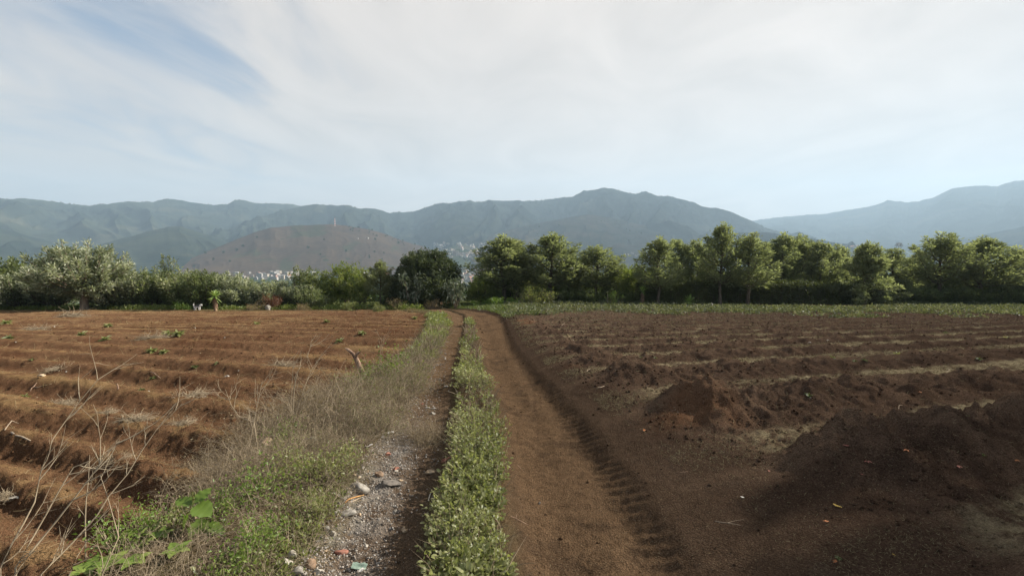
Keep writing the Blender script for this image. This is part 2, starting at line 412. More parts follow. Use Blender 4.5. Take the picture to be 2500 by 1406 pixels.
layer('E', [(380,676),(430,647),(480,626),(530,604),(580,583),(620,566),(660,556),(700,552),(760,549.5),(810,548),(830,549.5),(880,557),(930,567),(970,582),(1000,593),(1035,603),(1060,613),(1100,630),(1150,655),(1180,668)], 2500, 650, 600, -92, 26, 57, 200, 2.5, 0.95)
layer('C', [(1780,548),(1860,535.5),(1911,530),(1975,523.5),(2014,520.5),(2060,512.5),(2116,504.5),(2142,498.5),(2167,488.5),(2200,491.5),(2208,494.5),(2244,492.5),(2282,482.5),(2321,463.5),(2372,454.5),(2405,453.5),(2436,455.5),(2474,442.5),(2500,441.5),(2700,425),(2950,430)], 8200, 3400, 1150, 20, 200, 65, 600, 8, 1.15)
layer('R2', [(2240,612),(2290,596),(2340,585),(2420,569),(2500,552),(2650,530),(2900,520)], 4700, 1400, 1000, -10, 70, 67, 320, 5, 1.2)

def mat_hill(name, cols, patch, pscale, fs=0.004, bare=None):
    m = bpy.data.materials.new(name); m.use_nodes = True; t = NT(m.node_tree)
    geo = t.n('ShaderNodeNewGeometry'); P = geo.outputs['Position']
    a = t.ramp(t.noise(P, fs, 5.0, 0.62), 0.36, 0.66)
    b = t.noise(P, fs*9, 4.0, 0.65)
    col = t.mix(a, (*cols[0], 1), (*cols[1], 1))
    pm = t.ramp(t.noise(P, pscale, 4.0, 0.55, 0.6), 0.56, 0.66)
    col = t.mix(t.math('MULTIPLY', pm, 0.75), col, (*patch, 1))
    if bare:
        vr = t.n('ShaderNodeTexVoronoi', feature='F1', i={'Vector': P, 'Scale': bare[1]})
        k = t.math('LESS_THAN', vr.outputs['Distance'], t.math('MULTIPLY', t.ramp(t.noise(P, 0.008, 2.0), 0.45, 0.7), 0.30))
        col = t.mix(t.math('MULTIPLY', k, 0.85), col, (*bare[0], 1))
    k = t.math('ADD', t.math('MULTIPLY', b, 1.1), 0.45)
    col = t.mix(1.0, col, t.n('ShaderNodeCombineColor', i={0: k, 1: k, 2: k}).outputs[0], 'MULTIPLY')
    bs = t.n('ShaderNodeBsdfDiffuse', i={'Color': col, 'Roughness': 1.0})
    t.n('ShaderNodeOutputMaterial', i={'Surface': bs.outputs[0]}); return m
M_MTN = mat_hill('forested_slope', ((0.017, 0.026, 0.022), (0.038, 0.047, 0.033)), (0.075, 0.076, 0.050), 0.0022, 0.0028)
M_FOOT = mat_hill('foothill_slope', ((0.028, 0.034, 0.022), (0.058, 0.048, 0.032)), (0.09, 0.075, 0.048), 0.003, 0.004)
M_BROWN = mat_hill('bare_hill', ((0.070, 0.050, 0.036), (0.100, 0.070, 0.046)), (0.048, 0.058, 0.030), 0.006, 0.007, ((0.035, 0.045, 0.022), 0.022))
M_VAL = mat_hill('valley_cover', ((0.032, 0.052, 0.022), (0.065, 0.078, 0.034)), (0.12, 0.11, 0.07), 0.005, 0.006)

def patch(name, key, a0, a1, r0, r1, na, nr, mat, lab, fn=None, geom=False):
    az = np.linspace(a0, a1, na); r = np.geomspace(r0, r1, nr) if geom else np.linspace(r0, r1, nr)
    AZ, RR = np.meshgrid(az, r); X = (RR*np.sin(AZ)).ravel(); Y = (RR*np.cos(AZ)).ravel()
    Z = fn(X, Y) if fn else layer_z(key, X, Y)
    i, j = np.meshgrid(np.arange(nr-1), np.arange(na-1), indexing='ij')
    q = np.stack([i*na+j, i*na+j+1, (i+1)*na+j+1, (i+1)*na+j], -1).reshape(-1, 4)
    V = np.stack([X, Y, Z], -1)
    if key and not fn:                                   # drop what lies under the valley floor
        vz = valley_z(X, Y); up = (Z > vz-25)[q].any(1); q = q[up]
        ids, inv = np.unique(q.ravel(), return_inverse=True); V = V[ids]; q = inv.reshape(-1, 4)
    me = mesh(name, V, q, [mat], None, True)
    return tag(link(name, me), lab, 'terrain', kind='structure')
AZP = lambda px: math.atan2((px-1250)/F, 1.0)
patch('valley_floor', None, -math.pi, math.pi, 70, 9550, 700, 250, M_VAL, 'wide green valley floor below the field', valley_z, True)
patch('mountain_ridge', 'A', AZP(-480), AZP(940), 3300, 7000, 900, 150, M_MTN, 'forested blue-green ridge on the far left skyline')
patch('main_mountain', 'B', AZP(400), AZP(2160), 2550, 5900, 1200, 190, M_MTN, 'long forested mountain with the highest summit in the middle of the skyline')
patch('mountain_spur', 'S1', AZP(70), AZP(700), 1980, 4100, 400, 110, M_MTN, 'low rounded spur in front of the left ridge')
patch('mountain_spur', 'S2', AZP(-300), AZP(200), 2080, 4400, 400, 110, M_MTN, 'spur falling to the valley at the left edge')
patch('foothill', 'F', AZP(980), AZP(1980), 2040, 4100, 600, 120, M_FOOT, 'brownish foothill below the main summit')
patch('foothill', 'R1', AZP(1560), AZP(2230), 2080, 3500, 400, 80, M_MTN, 'dark low foothill behind the tall tree row')
patch('brown_hill', 'E', AZP(300), AZP(1260), 1780, 3150, 700, 140, M_BROWN, 'bare reddish brown round hill with a mast on top')
patch('far_mountain', 'C', AZP(1700), AZP(2950), 4600, 9500, 800, 140, M_MTN, 'pale hazy mountain slope rising to the right edge')
patch('foothill', 'R2', AZP(2160), AZP(2900), 3200, 5800, 400, 80, M_MTN, 'hazy low foothill at the right edge')
def terrain_z(X, Y):
    z = valley_z(X, Y)
    for k in LAYERS: z = np.maximum(z, layer_z(k, X, Y))
    return z
def far_hit(px, py, r0=250, r1=6500, n=1500):
    dx, dy, dz = ray(px, py); h = math.hypot(dx, dy)
    r = np.geomspace(r0, r1, n); X = dx/h*r; Y = dy/h*r; Z = CAMZ + dz/h*r
    under = np.nonzero(Z < terrain_z(X, Y))[0]
    if not len(under): return None
    k = under[0]; x, y = X[k], Y[k]
    return np.array([x, y, float(terrain_z(np.array([x]), np.array([y]))[0])])

# ------------------------------------------------------------------ haze
def build_haze():
    L = 9700.0; z0, z1 = -170.0, 1420.0
    V = [(x, y, z) for z in (z0, z1) for x, y in ((-L, -L), (L, -L), (L, L), (-L, L))]
    Fq = np.array([(3,2,1,0),(4,5,6,7),(0,1,5,4),(1,2,6,5),(2,3,7,6),(3,0,4,7)])
    m = bpy.data.materials.new('haze_air'); m.use_nodes = True; t = NT(m.node_tree)
    vol = t.n('ShaderNodeVolumePrincipled', i={'Color': (0.55, 0.775, 1.0, 1), 'Density': 0.00013, 'Anisotropy': 0.12})
    t.n('ShaderNodeOutputMaterial', i={'Volume': vol.outputs[0]})
    try: m.cycles.homogeneous_volume = True
    except Exception: pass
    o = link('haze', mesh('haze', V, Fq, [m])); o.display_type = 'WIRE'
    tag(o, 'thin bluish morning haze over the valley', 'haze', kind='stuff')
build_haze()
# ------------------------------------------------------------------ plant materials
def mat_leaf(name, dark, mid, pale, trans=0.35, var=0.5):
    m = bpy.data.materials.new(name); m.use_nodes = True; t = NT(m.node_tree)
    a = t.n('ShaderNodeAttribute', attribute_name='tint').outputs['Fac']
    col = t.mix(t.ramp(a, 0.0, 0.5), (*dark, 1), (*mid, 1))
    col = t.mix(t.ramp(a, 0.5, 1.0), col, (*pale, 1))
    geo = t.n('ShaderNodeNewGeometry')
    nz = t.math('ADD', t.math('MULTIPLY', t.noise(geo.outputs['Position'], 2.2, 2.0), var), 1-var*0.5)
    col = t.mix(1.0, col, t.n('ShaderNodeCombineColor', i={0: nz, 1: nz, 2: nz}).outputs[0], 'MULTIPLY')
    d = t.n('ShaderNodeBsdfDiffuse', i={'Color': col, 'Roughness': 0.6})
    tr = t.n('ShaderNodeBsdfTranslucent', i={'Color': t.mix(1.0, col, (1.08, 1.15, 0.72, 1), 'MULTIPLY')})
    g = t.n('ShaderNodeBsdfGlossy', i={'Color': (0.9, 0.95, 1, 1), 'Roughness': 0.45})
    s1 = t.n('ShaderNodeMixShader', i={0: trans, 1: d.outputs[0], 2: tr.outputs[0]})
    s2 = t.n('ShaderNodeMixShader', i={0: 0.02, 1: s1.outputs[0], 2: g.outputs[0]})
    t.n('ShaderNodeOutputMaterial', i={'Surface': s2.outputs[0]}); return m
def mat_plain(name, c1, c2, scale=8.0, rough=0.85, bump=0.3, stretch=None):
    m = bpy.data.materials.new(name); m.use_nodes = True; t = NT(m.node_tree)
    tc = t.n('ShaderNodeTexCoord'); P = tc.outputs['Object']
    if stretch: P = t.n('ShaderNodeMapping', i={'Vector': P, 'Scale': stretch}).outputs[0]
    nz = t.noise(P, scale, 4.0, 0.6)
    col = t.mix(t.ramp(nz, 0.35, 0.65), (*c1, 1), (*c2, 1))
    b = t.n('ShaderNodeBump', i={'Strength': bump, 'Distance': 0.01, 'Height': nz})
    s = t.n('ShaderNodeBsdfPrincipled', i={'Base Color': col, 'Roughness': rough, 'Normal': b.outputs[0]})
    s.inputs['Specular IOR Level'].default_value = 0.25
    t.n('ShaderNodeOutputMaterial', i={'Surface': s.outputs[0]}); return m
def mat_tint(name, cols, rough=0.9):
    """colour chosen by the tint attribute of each piece"""
    m = bpy.data.materials.new(name); m.use_nodes = True; t = NT(m.node_tree)
    a = t.n('ShaderNodeAttribute', attribute_name='tint').outputs['Fac']
    rp = t.n('ShaderNodeValToRGB', i={0: a}); el = rp.color_ramp.elements
    for k, c in enumerate(cols):
        e = el[k] if k < 2 else el.new(1.0)
        e.color = (*c, 1)
    for k in range(len(cols)): el[k].position = k/(len(cols)-1)
    for k, c in enumerate(cols): el[k].color = (*c, 1)
    geo = t.n('ShaderNodeNewGeometry')
    nz = t.math('ADD', t.math('MULTIPLY', t.noise(geo.outputs['Position'], 40.0, 2.0), 0.7), 0.65)
    col = t.mix(1.0, rp.outputs[0], t.n('ShaderNodeCombineColor', i={0: nz, 1: nz, 2: nz}).outputs[0], 'MULTIPLY')
    s = t.n('ShaderNodeBsdfDiffuse', i={'Color': col, 'Roughness': rough})
    t.n('ShaderNodeOutputMaterial', i={'Surface': s.outputs[0]}); return m
ML_SILVER = mat_leaf('silvery_leaf', (0.110, 0.132, 0.066), (0.215, 0.240, 0.138), (0.56, 0.57, 0.45), 0.40)
ML_HEDGE  = mat_leaf('hedge_leaf', (0.085, 0.112, 0.042), (0.165, 0.195, 0.078), (0.44, 0.445, 0.29), 0.45)
ML_SHADE  = mat_leaf('shade_tree_leaf', (0.140, 0.160, 0.084), (0.230, 0.252, 0.134), (0.34, 0.36, 0.22), 0.52)
ML_ROUND  = mat_leaf('dense_tree_leaf', (0.040, 0.055, 0.026), (0.078, 0.098, 0.044), (0.15, 0.165, 0.085), 0.32)
ML_AIRY   = mat_leaf('airy_leaf', (0.104, 0.144, 0.036), (0.200, 0.234, 0.062), (0.324, 0.324, 0.124), 0.50)
ML_BIG    = mat_leaf('grey_leaf', (0.06, 0.08, 0.048), (0.115, 0.14, 0.09), (0.20, 0.225, 0.165), 0.25)
ML_FRESH  = mat_leaf('fresh_green_leaf', (0.076, 0.126, 0.022), (0.146, 0.222, 0.040), (0.254, 0.312, 0.083), 0.42)
ML_WEED   = mat_leaf('weed_leaf', (0.115, 0.140, 0.045), (0.225, 0.240, 0.085), (0.36, 0.36, 0.19), 0.42, 0.7)
ML_CROP   = mat_leaf('crop_leaf', (0.075, 0.085, 0.040), (0.135, 0.145, 0.065), (0.29, 0.28, 0.19), 0.32)
ML_RUST   = mat_leaf('rusty_leaf', (0.075, 0.035, 0.018), (0.15, 0.062, 0.030), (0.20, 0.10, 0.05), 0.2)
ML_DRYL   = mat_leaf('withered_leaf', (0.152, 0.111, 0.060), (0.262, 0.195, 0.102), (0.386, 0.312, 0.179), 0.30)
ML_YUC    = mat_leaf('yucca_leaf', (0.12, 0.19, 0.055), (0.22, 0.31, 0.085), (0.36, 0.44, 0.16), 0.25, 0.2)
M_BARK = mat_plain('bark', (0.075, 0.058, 0.042), (0.14, 0.115, 0.085), 9.0, 0.95, 0.5, (1, 1, 0.25))
M_BARKP = mat_plain('pale_bark', (0.16, 0.12, 0.085), (0.26, 0.21, 0.155), 9.0, 0.95, 0.5, (1, 1, 0.25))
M_DRY = mat_tint('dry_stem', ((0.14, 0.105, 0.075), (0.27, 0.215, 0.145), (0.42, 0.35, 0.25)))
M_STRAW = mat_tint('straw', ((0.12, 0.085, 0.050), (0.23, 0.170, 0.085), (0.34, 0.28, 0.165)))
M_GREYSTRAW = mat_tint('grey_straw', ((0.13, 0.105, 0.065), (0.25, 0.21, 0.12), (0.40, 0.36, 0.22)))
M_GRASS = mat_leaf('grass_blade', (0.065, 0.095, 0.025), (0.120, 0.155, 0.045), (0.21, 0.21, 0.095), 0.30)

# ------------------------------------------------------------------ plant geometry
def unit(v): return v/np.maximum(np.linalg.norm(v, axis=-1, keepdims=True), 1e-9)
def rdir(n, up=0.0, r=rng):
    v = r.normal(size=(n, 3)); v = unit(v); v[:, 2] += up; return unit(v)
def leaf4(P, D, N, L, W, fold=0.15):
    """diamond leaves, two triangles each"""
    D = unit(D); S = unit(np.cross(D, N)); N = np.cross(S, D); L = np.reshape(L, (-1, 1)); W = np.reshape(W, (-1, 1))
    m = P + D*L*0.45 + N*L*fold*0.4
    V = np.stack([P, m+S*W*0.5 + N*W*fold, P+D*L, m-S*W*0.5 + N*W*fold], 1)
    n = len(P); b = np.arange(n)[:, None]*4
    Fc = np.concatenate([b+A(0, 1, 2), b+A(0, 2, 3)])
    return V.reshape(-1, 3), Fc, 4
def leaf7(P, D, N, L, W, bend=0.15):
    """leaf with a blunt outline, folded on its midrib and curving"""
    D = unit(D); S = unit(np.cross(D, N)); N = np.cross(S, D); L = np.reshape(L, (-1, 1)); W = np.reshape(W, (-1, 1))
    q = lambda l, s, h: P + D*L*l + S*W*s + N*L*h
    V = np.stack([P, q(.34, .42, .07), q(.34, 0, .02), q(.34, -.42, .07), q(.70, .40, .07-bend*.5), q(.70, 0, -bend*.5+.02), q(.70, -.40, .07-bend*.5), q(1, 0, -bend)], 1)
    n = len(P); b = np.arange(n)[:, None]*8
    Fc = np.concatenate([b+A(0, 1, 2), b+A(0, 2, 3), b+A(1, 4, 5), b+A(1, 5, 2), b+A(2, 5, 6), b+A(2, 6, 3), b+A(4, 7, 5), b+A(5, 7, 6)])
    return V.reshape(-1, 3), Fc, 8
def tubes(P, r, sides=4):
    """P (n,K,3) polylines, r (n,K) radii"""
    P = np.asarray(P, float); n, K, _ = P.shape; r = np.broadcast_to(np.asarray(r, float), (n, K))
    T = np.gradient(P, axis=1); T = unit(T)
    ref = np.where(np.abs(T[..., 2:3]) > 0.9, A(1., 0, 0), A(0., 0, 1.)); U = unit(np.cross(T, ref)); Wv = np.cross(T, U)
    an = np.arange(sides)*2*np.pi/sides
    ring = U[:, :, None, :]*np.cos(an)[None, None, :, None] + Wv[:, :, None, :]*np.sin(an)[None, None, :, None]
    V = P[:, :, None, :] + ring*r[:, :, None, None]
    i, k, s = np.meshgrid(np.arange(n), np.arange(K-1), np.arange(sides), indexing='ij')
    s2 = (s+1) % sides; b = i*K*sides
    Fc = np.stack([b+k*sides+s, b+k*sides+s2, b+(k+1)*sides+s2, b+(k+1)*sides+s], -1).reshape(-1, 4)
    return V.reshape(-1, 3), Fc, K*sides
def curve(p0, d, length, K=5, bend=0.3, droop=0.0, r=rng):
    """n wandering stems: p0 (n,3), d (n,3), length (n,)"""
    n = len(p0); P = np.zeros((n, K, 3)); P[:, 0] = p0; d = unit(d); step = np.reshape(length, (-1, 1))/(K-1)
    for k in range(1, K):
        d = unit(d + r.normal(size=(n, 3))*bend + A(0, 0, -droop)*k/K)
        P[:, k] = P[:, k-1] + d*step
    return P
def crown(lobes, per, L, W, tw, tint, seed, up=0.2, spread=0.16, droop=0.0, pale_top=0.0):
    """leaf sprays along short twigs spread through lobes = (x,y,z,rx,ry,rz,n)"""
    r = np.random.default_rng(seed); mb = MB(); cs = []
    for (x, y, z, rx, ry, rz, n) in lobes:
        d = rdir(n, 0.1, r); rad = r.random(n)**0.42
        p = d*rad[:, None]*A(rx, ry, rz) + A(x, y, z)
        out = unit(d*A(1/rx, 1/ry, 1/rz)); ax = unit(out + rdir(n, 0, r)*0.55 + A(0, 0, up))
        cs.append(p)
        ln = tw*(0.6+0.8*r.random(n))
        m = max(1, per); tt = r.random((n, m))
        P = p[:, None] + ax[:, None]*(ln[:, None]*tt)[..., None] + r.normal(size=(n, m, 3))*spread*(1.15-0.7*tt)[..., None]
        D = unit(ax[:, None]*0.9 + r.normal(size=(n, m, 3))*0.65 + A(0, 0, -droop))
        N = unit(r.normal(size=(n, m, 3)) + A(0, 0, 0.35))
        sz = (0.65+0.7*r.random((n, m)))
        ti = tint[0] + tint[1]*r.random((n, 1)) + tint[2]*(r.random((n, m))-0.5)
        if pale_top: ti = ti + pale_top*(r.random((n, m)) < 0.55)*r.random((n, 1))
        V, Fc, k = leaf4(P.reshape(-1, 3), D.reshape(-1, 3), N.reshape(-1, 3), (L*sz).ravel(), (W*sz).ravel())
        mb.add(V, Fc, np.repeat(np.clip(ti, 0, 1).ravel(), k))
    return mb, np.concatenate(cs)
def trunk(mb, base, top, r0, r1, seed, K=6, wob=0.05, sides=7):
    r = np.random.default_rng(seed); t = np.linspace(0, 1, K)[:, None]
    P = np.array(base, float)*(1-t) + np.array(top)*t + r.normal(size=(K, 3))*wob*np.sin(t*np.pi)
    rr = (r0*(1-t[:, 0]) + r1*t[:, 0]); rr[0] *= 1.25
    V, Fc, _ = tubes(P[None], rr[None], sides); mb.add(V, Fc); return P
def limbs(mb, P, cs, n, r0, seed, lo=0.3):
    r = np.random.default_rng(seed); sel = r.choice(len(cs), min(n, len(cs)), False)
    K = len(P)
    for q in cs[sel]:
        # leave the trunk lower than the clump
        idx = [k for k in range(K) if P[k][2] < q[2]-0.15 and k >= int(lo*K)] or [int(lo*K)]
        s = P[r.choice(idx)]; t = np.linspace(0, 1, 5)[:, None]
        mid = s*(1-t) + q*t; mid[:, 2] -= 0.18*np.linalg.norm(q-s)*np.sin(t[:, 0]*np.pi)*0.5
        mid[1:-1] += r.normal(size=(3, 3))*0.05
        V, Fc, _ = tubes(mid[None], (r0*(1-0.8*t[:, 0]))[None], 5); mb.add(V, Fc)

def plant(name, label, cat, loc, parts, group=None, rz=0.0, sc=(1, 1, 1)):
    e = empty(name, loc, rz); e.scale = sc; tag(e, label, cat, group)
    for pn, me in parts: link(pn, me, e)
    return e

# tree kinds ---------------------------------------------------------
def plumes(P0, P1, per, R0, L, W, tint, seed, low=0.30, t0=0.15):
    """upswept feathery limbs: leaves along curved axes from P0 to P1, thinning to a tip"""
    r = np.random.default_rng(seed); P0, P1 = np.asarray(P0, float), np.asarray(P1, float); n = len(P0)
    Cc = P0 + (P1-P0)*A(0.72, 0.72, low); t = (t0+(1-t0)*r.random((n, per))**0.85)[..., None]
    B = (1-t)**2*P0[:, None] + 2*t*(1-t)*Cc[:, None] + t*t*P1[:, None]; T = unit(2*(1-t)*(Cc-P0)[:, None] + 2*t*(P1-Cc)[:, None])
    R_ = np.reshape(R0, (-1, 1, 1))*(1.05-0.86*t); off = r.normal(size=(n, per, 3))*R_*0.55
    D = T*0.75 + unit(off)*0.65 + r.normal(size=(n, per, 3))*0.3; N = unit(r.normal(size=(n, per, 3))+A(0, 0, 0.3)); sz = (0.6+0.8*r.random(n*per))
    ti = tint[0] + tint[1]*r.random((n, 1)) + tint[2]*(r.random((n, per))-0.5) + tint[3]*(t[..., 0] > 0.55)*r.random((n, per))
    V, Fc, q = leaf4((B+off).reshape(-1, 3), D.reshape(-1, 3), N.reshape(-1, 3), L*sz, W*sz)
    mb = MB().add(V, Fc, np.repeat(np.clip(ti, 0, 1).ravel(), q)); tt = np.linspace(0, 1, 6)[None, :, None]
    axes = (1-tt)**2*P0[:, None] + 2*tt*(1-tt)*Cc[:, None] + tt*tt*P1[:, None]; return mb, axes
def kind_shade(seed, H=8.0, bare=2.4, w=1.5, lean=0.0):
    r = np.random.default_rng(seed); n = 34; t = (np.arange(n)+r.random(n))/n; a = np.arange(n)*2.4+r.random(n)*0.8
    z1 = bare + 0.7 + (H-bare-0.9)*t; rad = w*(0.55+0.62*np.sin(np.pi*(0.12+0.62*t)))*(1-0.85*t**2.4)*(0.75+0.4*r.random(n))
    P1 = np.stack([np.cos(a)*rad, np.sin(a)*rad, z1+0.3*r.normal(size=n)], -1); z0 = np.clip(z1-(0.7+1.1*r.random(n))-0.4*rad, bare*0.8, None)
    P0 = np.stack([lean*z0/H, 0*z0, z0], -1); P1 = np.concatenate([P1, [(0.1, 0, H), (-0.25, 0.1, H-0.45), (0.3, -0.1, H-0.7)]]); P0 = np.concatenate([P0, [(0, 0, H*0.62)]*3])
    mb, ax = plumes(P0, P1, 190, 0.52, 0.22, 0.075, (0.05, 0.5, 0.5, 0.3), seed)
    tm = MB(); P = trunk(tm, (0, 0, -0.3), (lean, 0, H*0.9), 0.12, 0.025, seed, 8, 0.06); V, Fc, _ = tubes(ax, np.linspace(0.04, 0.008, 6)[None], 5); tm.add(V, Fc)
    return [('crown', mb.me('shade_crown', [ML_SHADE])), ('trunk', tm.me('shade_trunk', [M_BARK], True))]
def kind_hedge(seed, H=4.4, w=1.9, mat=None, pale=0.55, tall=0):
    r = np.random.default_rng(seed); n = 46; a = np.arange(n)*2.4+r.random(n); o = w*(0.15+0.85*r.random(n)**0.6); z1 = H*(0.35+0.62*r.random(n)**0.6)*(1-0.28*(o/w)**2)
    P1 = np.stack([np.cos(a)*o, np.sin(a)*o, z1], -1); P0 = P1*A(0.25, 0.25, 0) + np.stack([0*z1, 0*z1, z1*0.12], -1)
    for k in range(tall): P1[k] = (r.normal()*0.35, r.normal()*0.3, H+0.3+0.25*k); P0[k] = (0, 0, H*0.4)
    mb, ax = plumes(P0, P1, 170, 0.50, 0.21, 0.08, (0.02, 0.45, 0.45, pale), seed, 0.4, 0.2)
    tm = MB(); V, Fc, _ = tubes(np.concatenate([P0[:, None]*A(1, 1, 0)+A(0, 0, -.2), ax], 1), np.linspace(0.045, 0.008, 7)[None], 5); tm.add(V, Fc)
    return [('crown', mb.me('hedge_crown', [mat or ML_HEDGE])), ('trunk', tm.me('hedge_trunk', [M_BARK], True))]
def kind_airy(seed, H=3.6, w=1.5, mat=None):
    r = np.random.default_rng(seed); lob = []
    for k in range(12):
        a = r.random()*6.28; o = w*0.75*r.random()**0.5; z = 0.7 + (H-1.2)*r.random()
        lob.append((math.cos(a)*o, math.sin(a)*o, z, 0.6, 0.6, 0.6, 16))
    cm, cs = crown(lob, 26, 0.17, 0.075, 0.6, (0.1, 0.6, 0.5), seed, 0.4, 0.14, 0.0)
    tm = MB()
    for k in range(6):
        a = r.random()*6.28; P = trunk(tm, (0, 0, -0.2), (0.7*w*math.cos(a), 0.7*w*math.sin(a), H*0.8), 0.045, 0.01, seed+k, 6, 0.1, 5)
        limbs(tm, P, cs, 9, 0.018, seed+k)
    return [('crown', cm.me('airy_crown', [mat or ML_AIRY])), ('trunk', tm.me('airy_trunk', [M_BARK], True))]

# where things stand: pixel column, depth, and the row of the top
def spot(px, Y): return (float(at(px, 750, Y)[0]), Y)
def put_tree(name, label, cat, proto, H0, W0, px, Y, top, wpx=None, group=None, sink=0.0):
    x, y = spot(px, Y); z = g1(x, y) - sink
    h = float(at(px, top, Y)[2]) - z; sz = h/H0
    sx = (wpx/F*Y)/(2*W0) if wpx else sz
    return plant(name, label, cat, (x, y, z), [], group, rng.random()*6.28, (sx, sx, sz)), proto
def put(name, label, cat, proto, H0, W0, px, Y, top, wpx=None, group=None):
    e, pr = put_tree(name, label, cat, proto, H0, W0, px, Y, top, wpx, group)
    for pn, me in pr: link(pn, me, e)
    return e
SH = [kind_shade(101+k, 8.0, 2.2+0.3*(k % 3), 1.45+0.12*(k % 4)) for k in range(5)]
HG = [kind_hedge(201, 4.4, 1.9, ML_HEDGE, 0.6), kind_hedge(202, 4.2, 2.0, ML_SILVER, 0.6), kind_hedge(203, 4.5, 1.8, ML_HEDGE, 0.15), kind_hedge(204, 4.2, 1.9, ML_SILVER, 0.75)]
HGT = kind_hedge(205, 4.0, 1.3, ML_SILVER, 0.5, 4)
AR = [kind_airy(301), kind_airy(302, 3.4, 1.6), kind_airy(303, 3.6, 1.4, ML_HEDGE)]

# big silvery tree on the left
def silver_tree():
    r = np.random.default_rng(31); n = 84; a = np.arange(n)*2.4+r.random(n); t = r.random(n); z1 = 1.9+4.2*t; rad = 3.0*np.sin(np.pi*(0.24+0.62*t))*(0.35+0.65*r.random(n)**0.5)
    P1 = np.stack([np.cos(a)*rad, np.sin(a)*rad*0.9, z1], -1); P1 = np.concatenate([P1, [(-1.5, 0, 6.3), (-.4, .2, 6.75), (.9, 0, 6.6), (1.7, .2, 6.0), (2.6, 0, 5.2), (-2.3, 0, 5.4), (.2, -.5, 6.4), (-1, .4, 6.1)]]); n = len(P1)
    P0 = P1*A(.3, .3, 0) + np.stack([0*P1[:, 2]-.1, 0*P1[:, 2], 1.5+0.35*(P1[:, 2]-1.5)], -1)
    mb, ax = plumes(P0, P1, 170, 0.52, 0.26, 0.075, (0.12, 0.4, 0.4, 0.55), 31, 0.42, 0.25)
    tm = MB(); P = trunk(tm, (0.1, 0, -0.3), (-0.15, 0, 2.0), 0.27, 0.21, 31, 5, 0.05, 10); m = np.tile(A(-0.15, 0, 1.8), (n, 1))[:, None]
    V, Fc, _ = tubes(np.concatenate([m, ax], 1), np.linspace(0.09, 0.008, 7)[None], 5); tm.add(V, Fc)
    return [('crown', mb.me('silver_crown', [ML_SILVER])), ('trunk', tm.me('silver_trunk', [M_BARKP], True))]
ST = silver_tree()
put('silver_leaf_tree', 'large tree with silvery wind-blown leaves and thick pale trunk at the left field edge', 'tree', ST, 6.75, 3.2, 207, 40.5, 585, 232)
GL = 'tall bushes along the left field edge'
for (px, Y, top, wp, k, lab) in (
    (-60, 43, 628, 150, 2, 'dark green bush cut off by the left photo edge'),
    (22, 43, 618, 140, 2, 'dark green bush second from the left photo edge'),
    (98, 44.5, 606, 150, 0, 'tall yellow-green bush just left of the silvery tree'),
    (322, 43, 640, 130, 1, 'pale silvery bush touching the right side of the big silvery tree'),
    (378, 44, 640, 130, 0, 'pale-tipped bush left of the spiky bush'),
    (455, 44, 642, 130, 0, 'pale-tipped bush just right of the spiky bush'),
    (497, 42.3, 650, 110, 2, 'bright green leafy bush left of the yucca with a trunk'),
    (545, 44, 645, 130, 3, 'silvery white bush right behind the yucca with a trunk'),
    (602, 43.5, 667, 120, 1, 'silvery bush between the yucca and the rusty shrub'),
    (660, 44, 670, 120, 3, 'pale whitish bush behind the rusty shrub'),
    (716, 44.5, 672, 110, 1, 'pale bush right of the rusty shrub'),
    (58, 42.2, 640, 150, 3, 'wide silvery bush at the left foot of the big silvery tree'),
    (140, 43.0, 622, 140, 1, 'pale bush behind the left half of the big silvery tree'),
    (272, 42.6, 632, 140, 3, 'pale bush behind the right half of the big silvery tree'),
    (575, 43.0, 660, 110, 1, 'pale bush right behind the dog and yucca, between the two whitish ones')):
    put('tall_bush', lab, 'bush', HG[k], 4.5, 1.95, px, Y, top, wp, GL)
put('tall_bush', 'narrow spiky bush standing above the left hedge', 'bush', HGT, 5.4, 1.25, 412, 45.5, 612, 70, GL)
# darker growth right behind the left row
for i, (px, top) in enumerate(((-10, 650), (60, 645), (140, 650), (280, 655), (350, 660), (430, 660), (520, 662), (590, 684), (650, 690), (720, 690), (780, 690))):
    put('undergrowth_bush', 'dark bush in the second row behind the left field edge', 'bush', HG[2], 4.5, 1.95, px, 48.5, top, 130, 'second row of dark bushes on the left')
GM = 'loose green bushes in the middle of the tree line'
for (px, Y, top, wp, k, lab) in (
    (742, 45, 652, 80, 2, 'dark pointed bush right of the pale whitish bushes'),
    (796, 46, 662, 95, 0, 'airy yellow-green bush left of the three middle ones'),
    (848, 46, 648, 100, 1, 'airy olive bush in the middle of the tree line'),
    (884, 45, 655, 80, 0, 'airy light green bush left of the slender tree'),
    (1168, 47, 683, 70, 1, 'low bright yellow-green bush right of the dense round tree')):
    put('airy_bush', lab, 'bush', AR[k], 3.7, 1.45, px, Y, top, wp, GM)
put('slender_tree', 'slender dark tree with thin bare trunk left of the dense round tree', 'tree', SH[1], 8.0, 1.5, 930, 44, 636, 72)

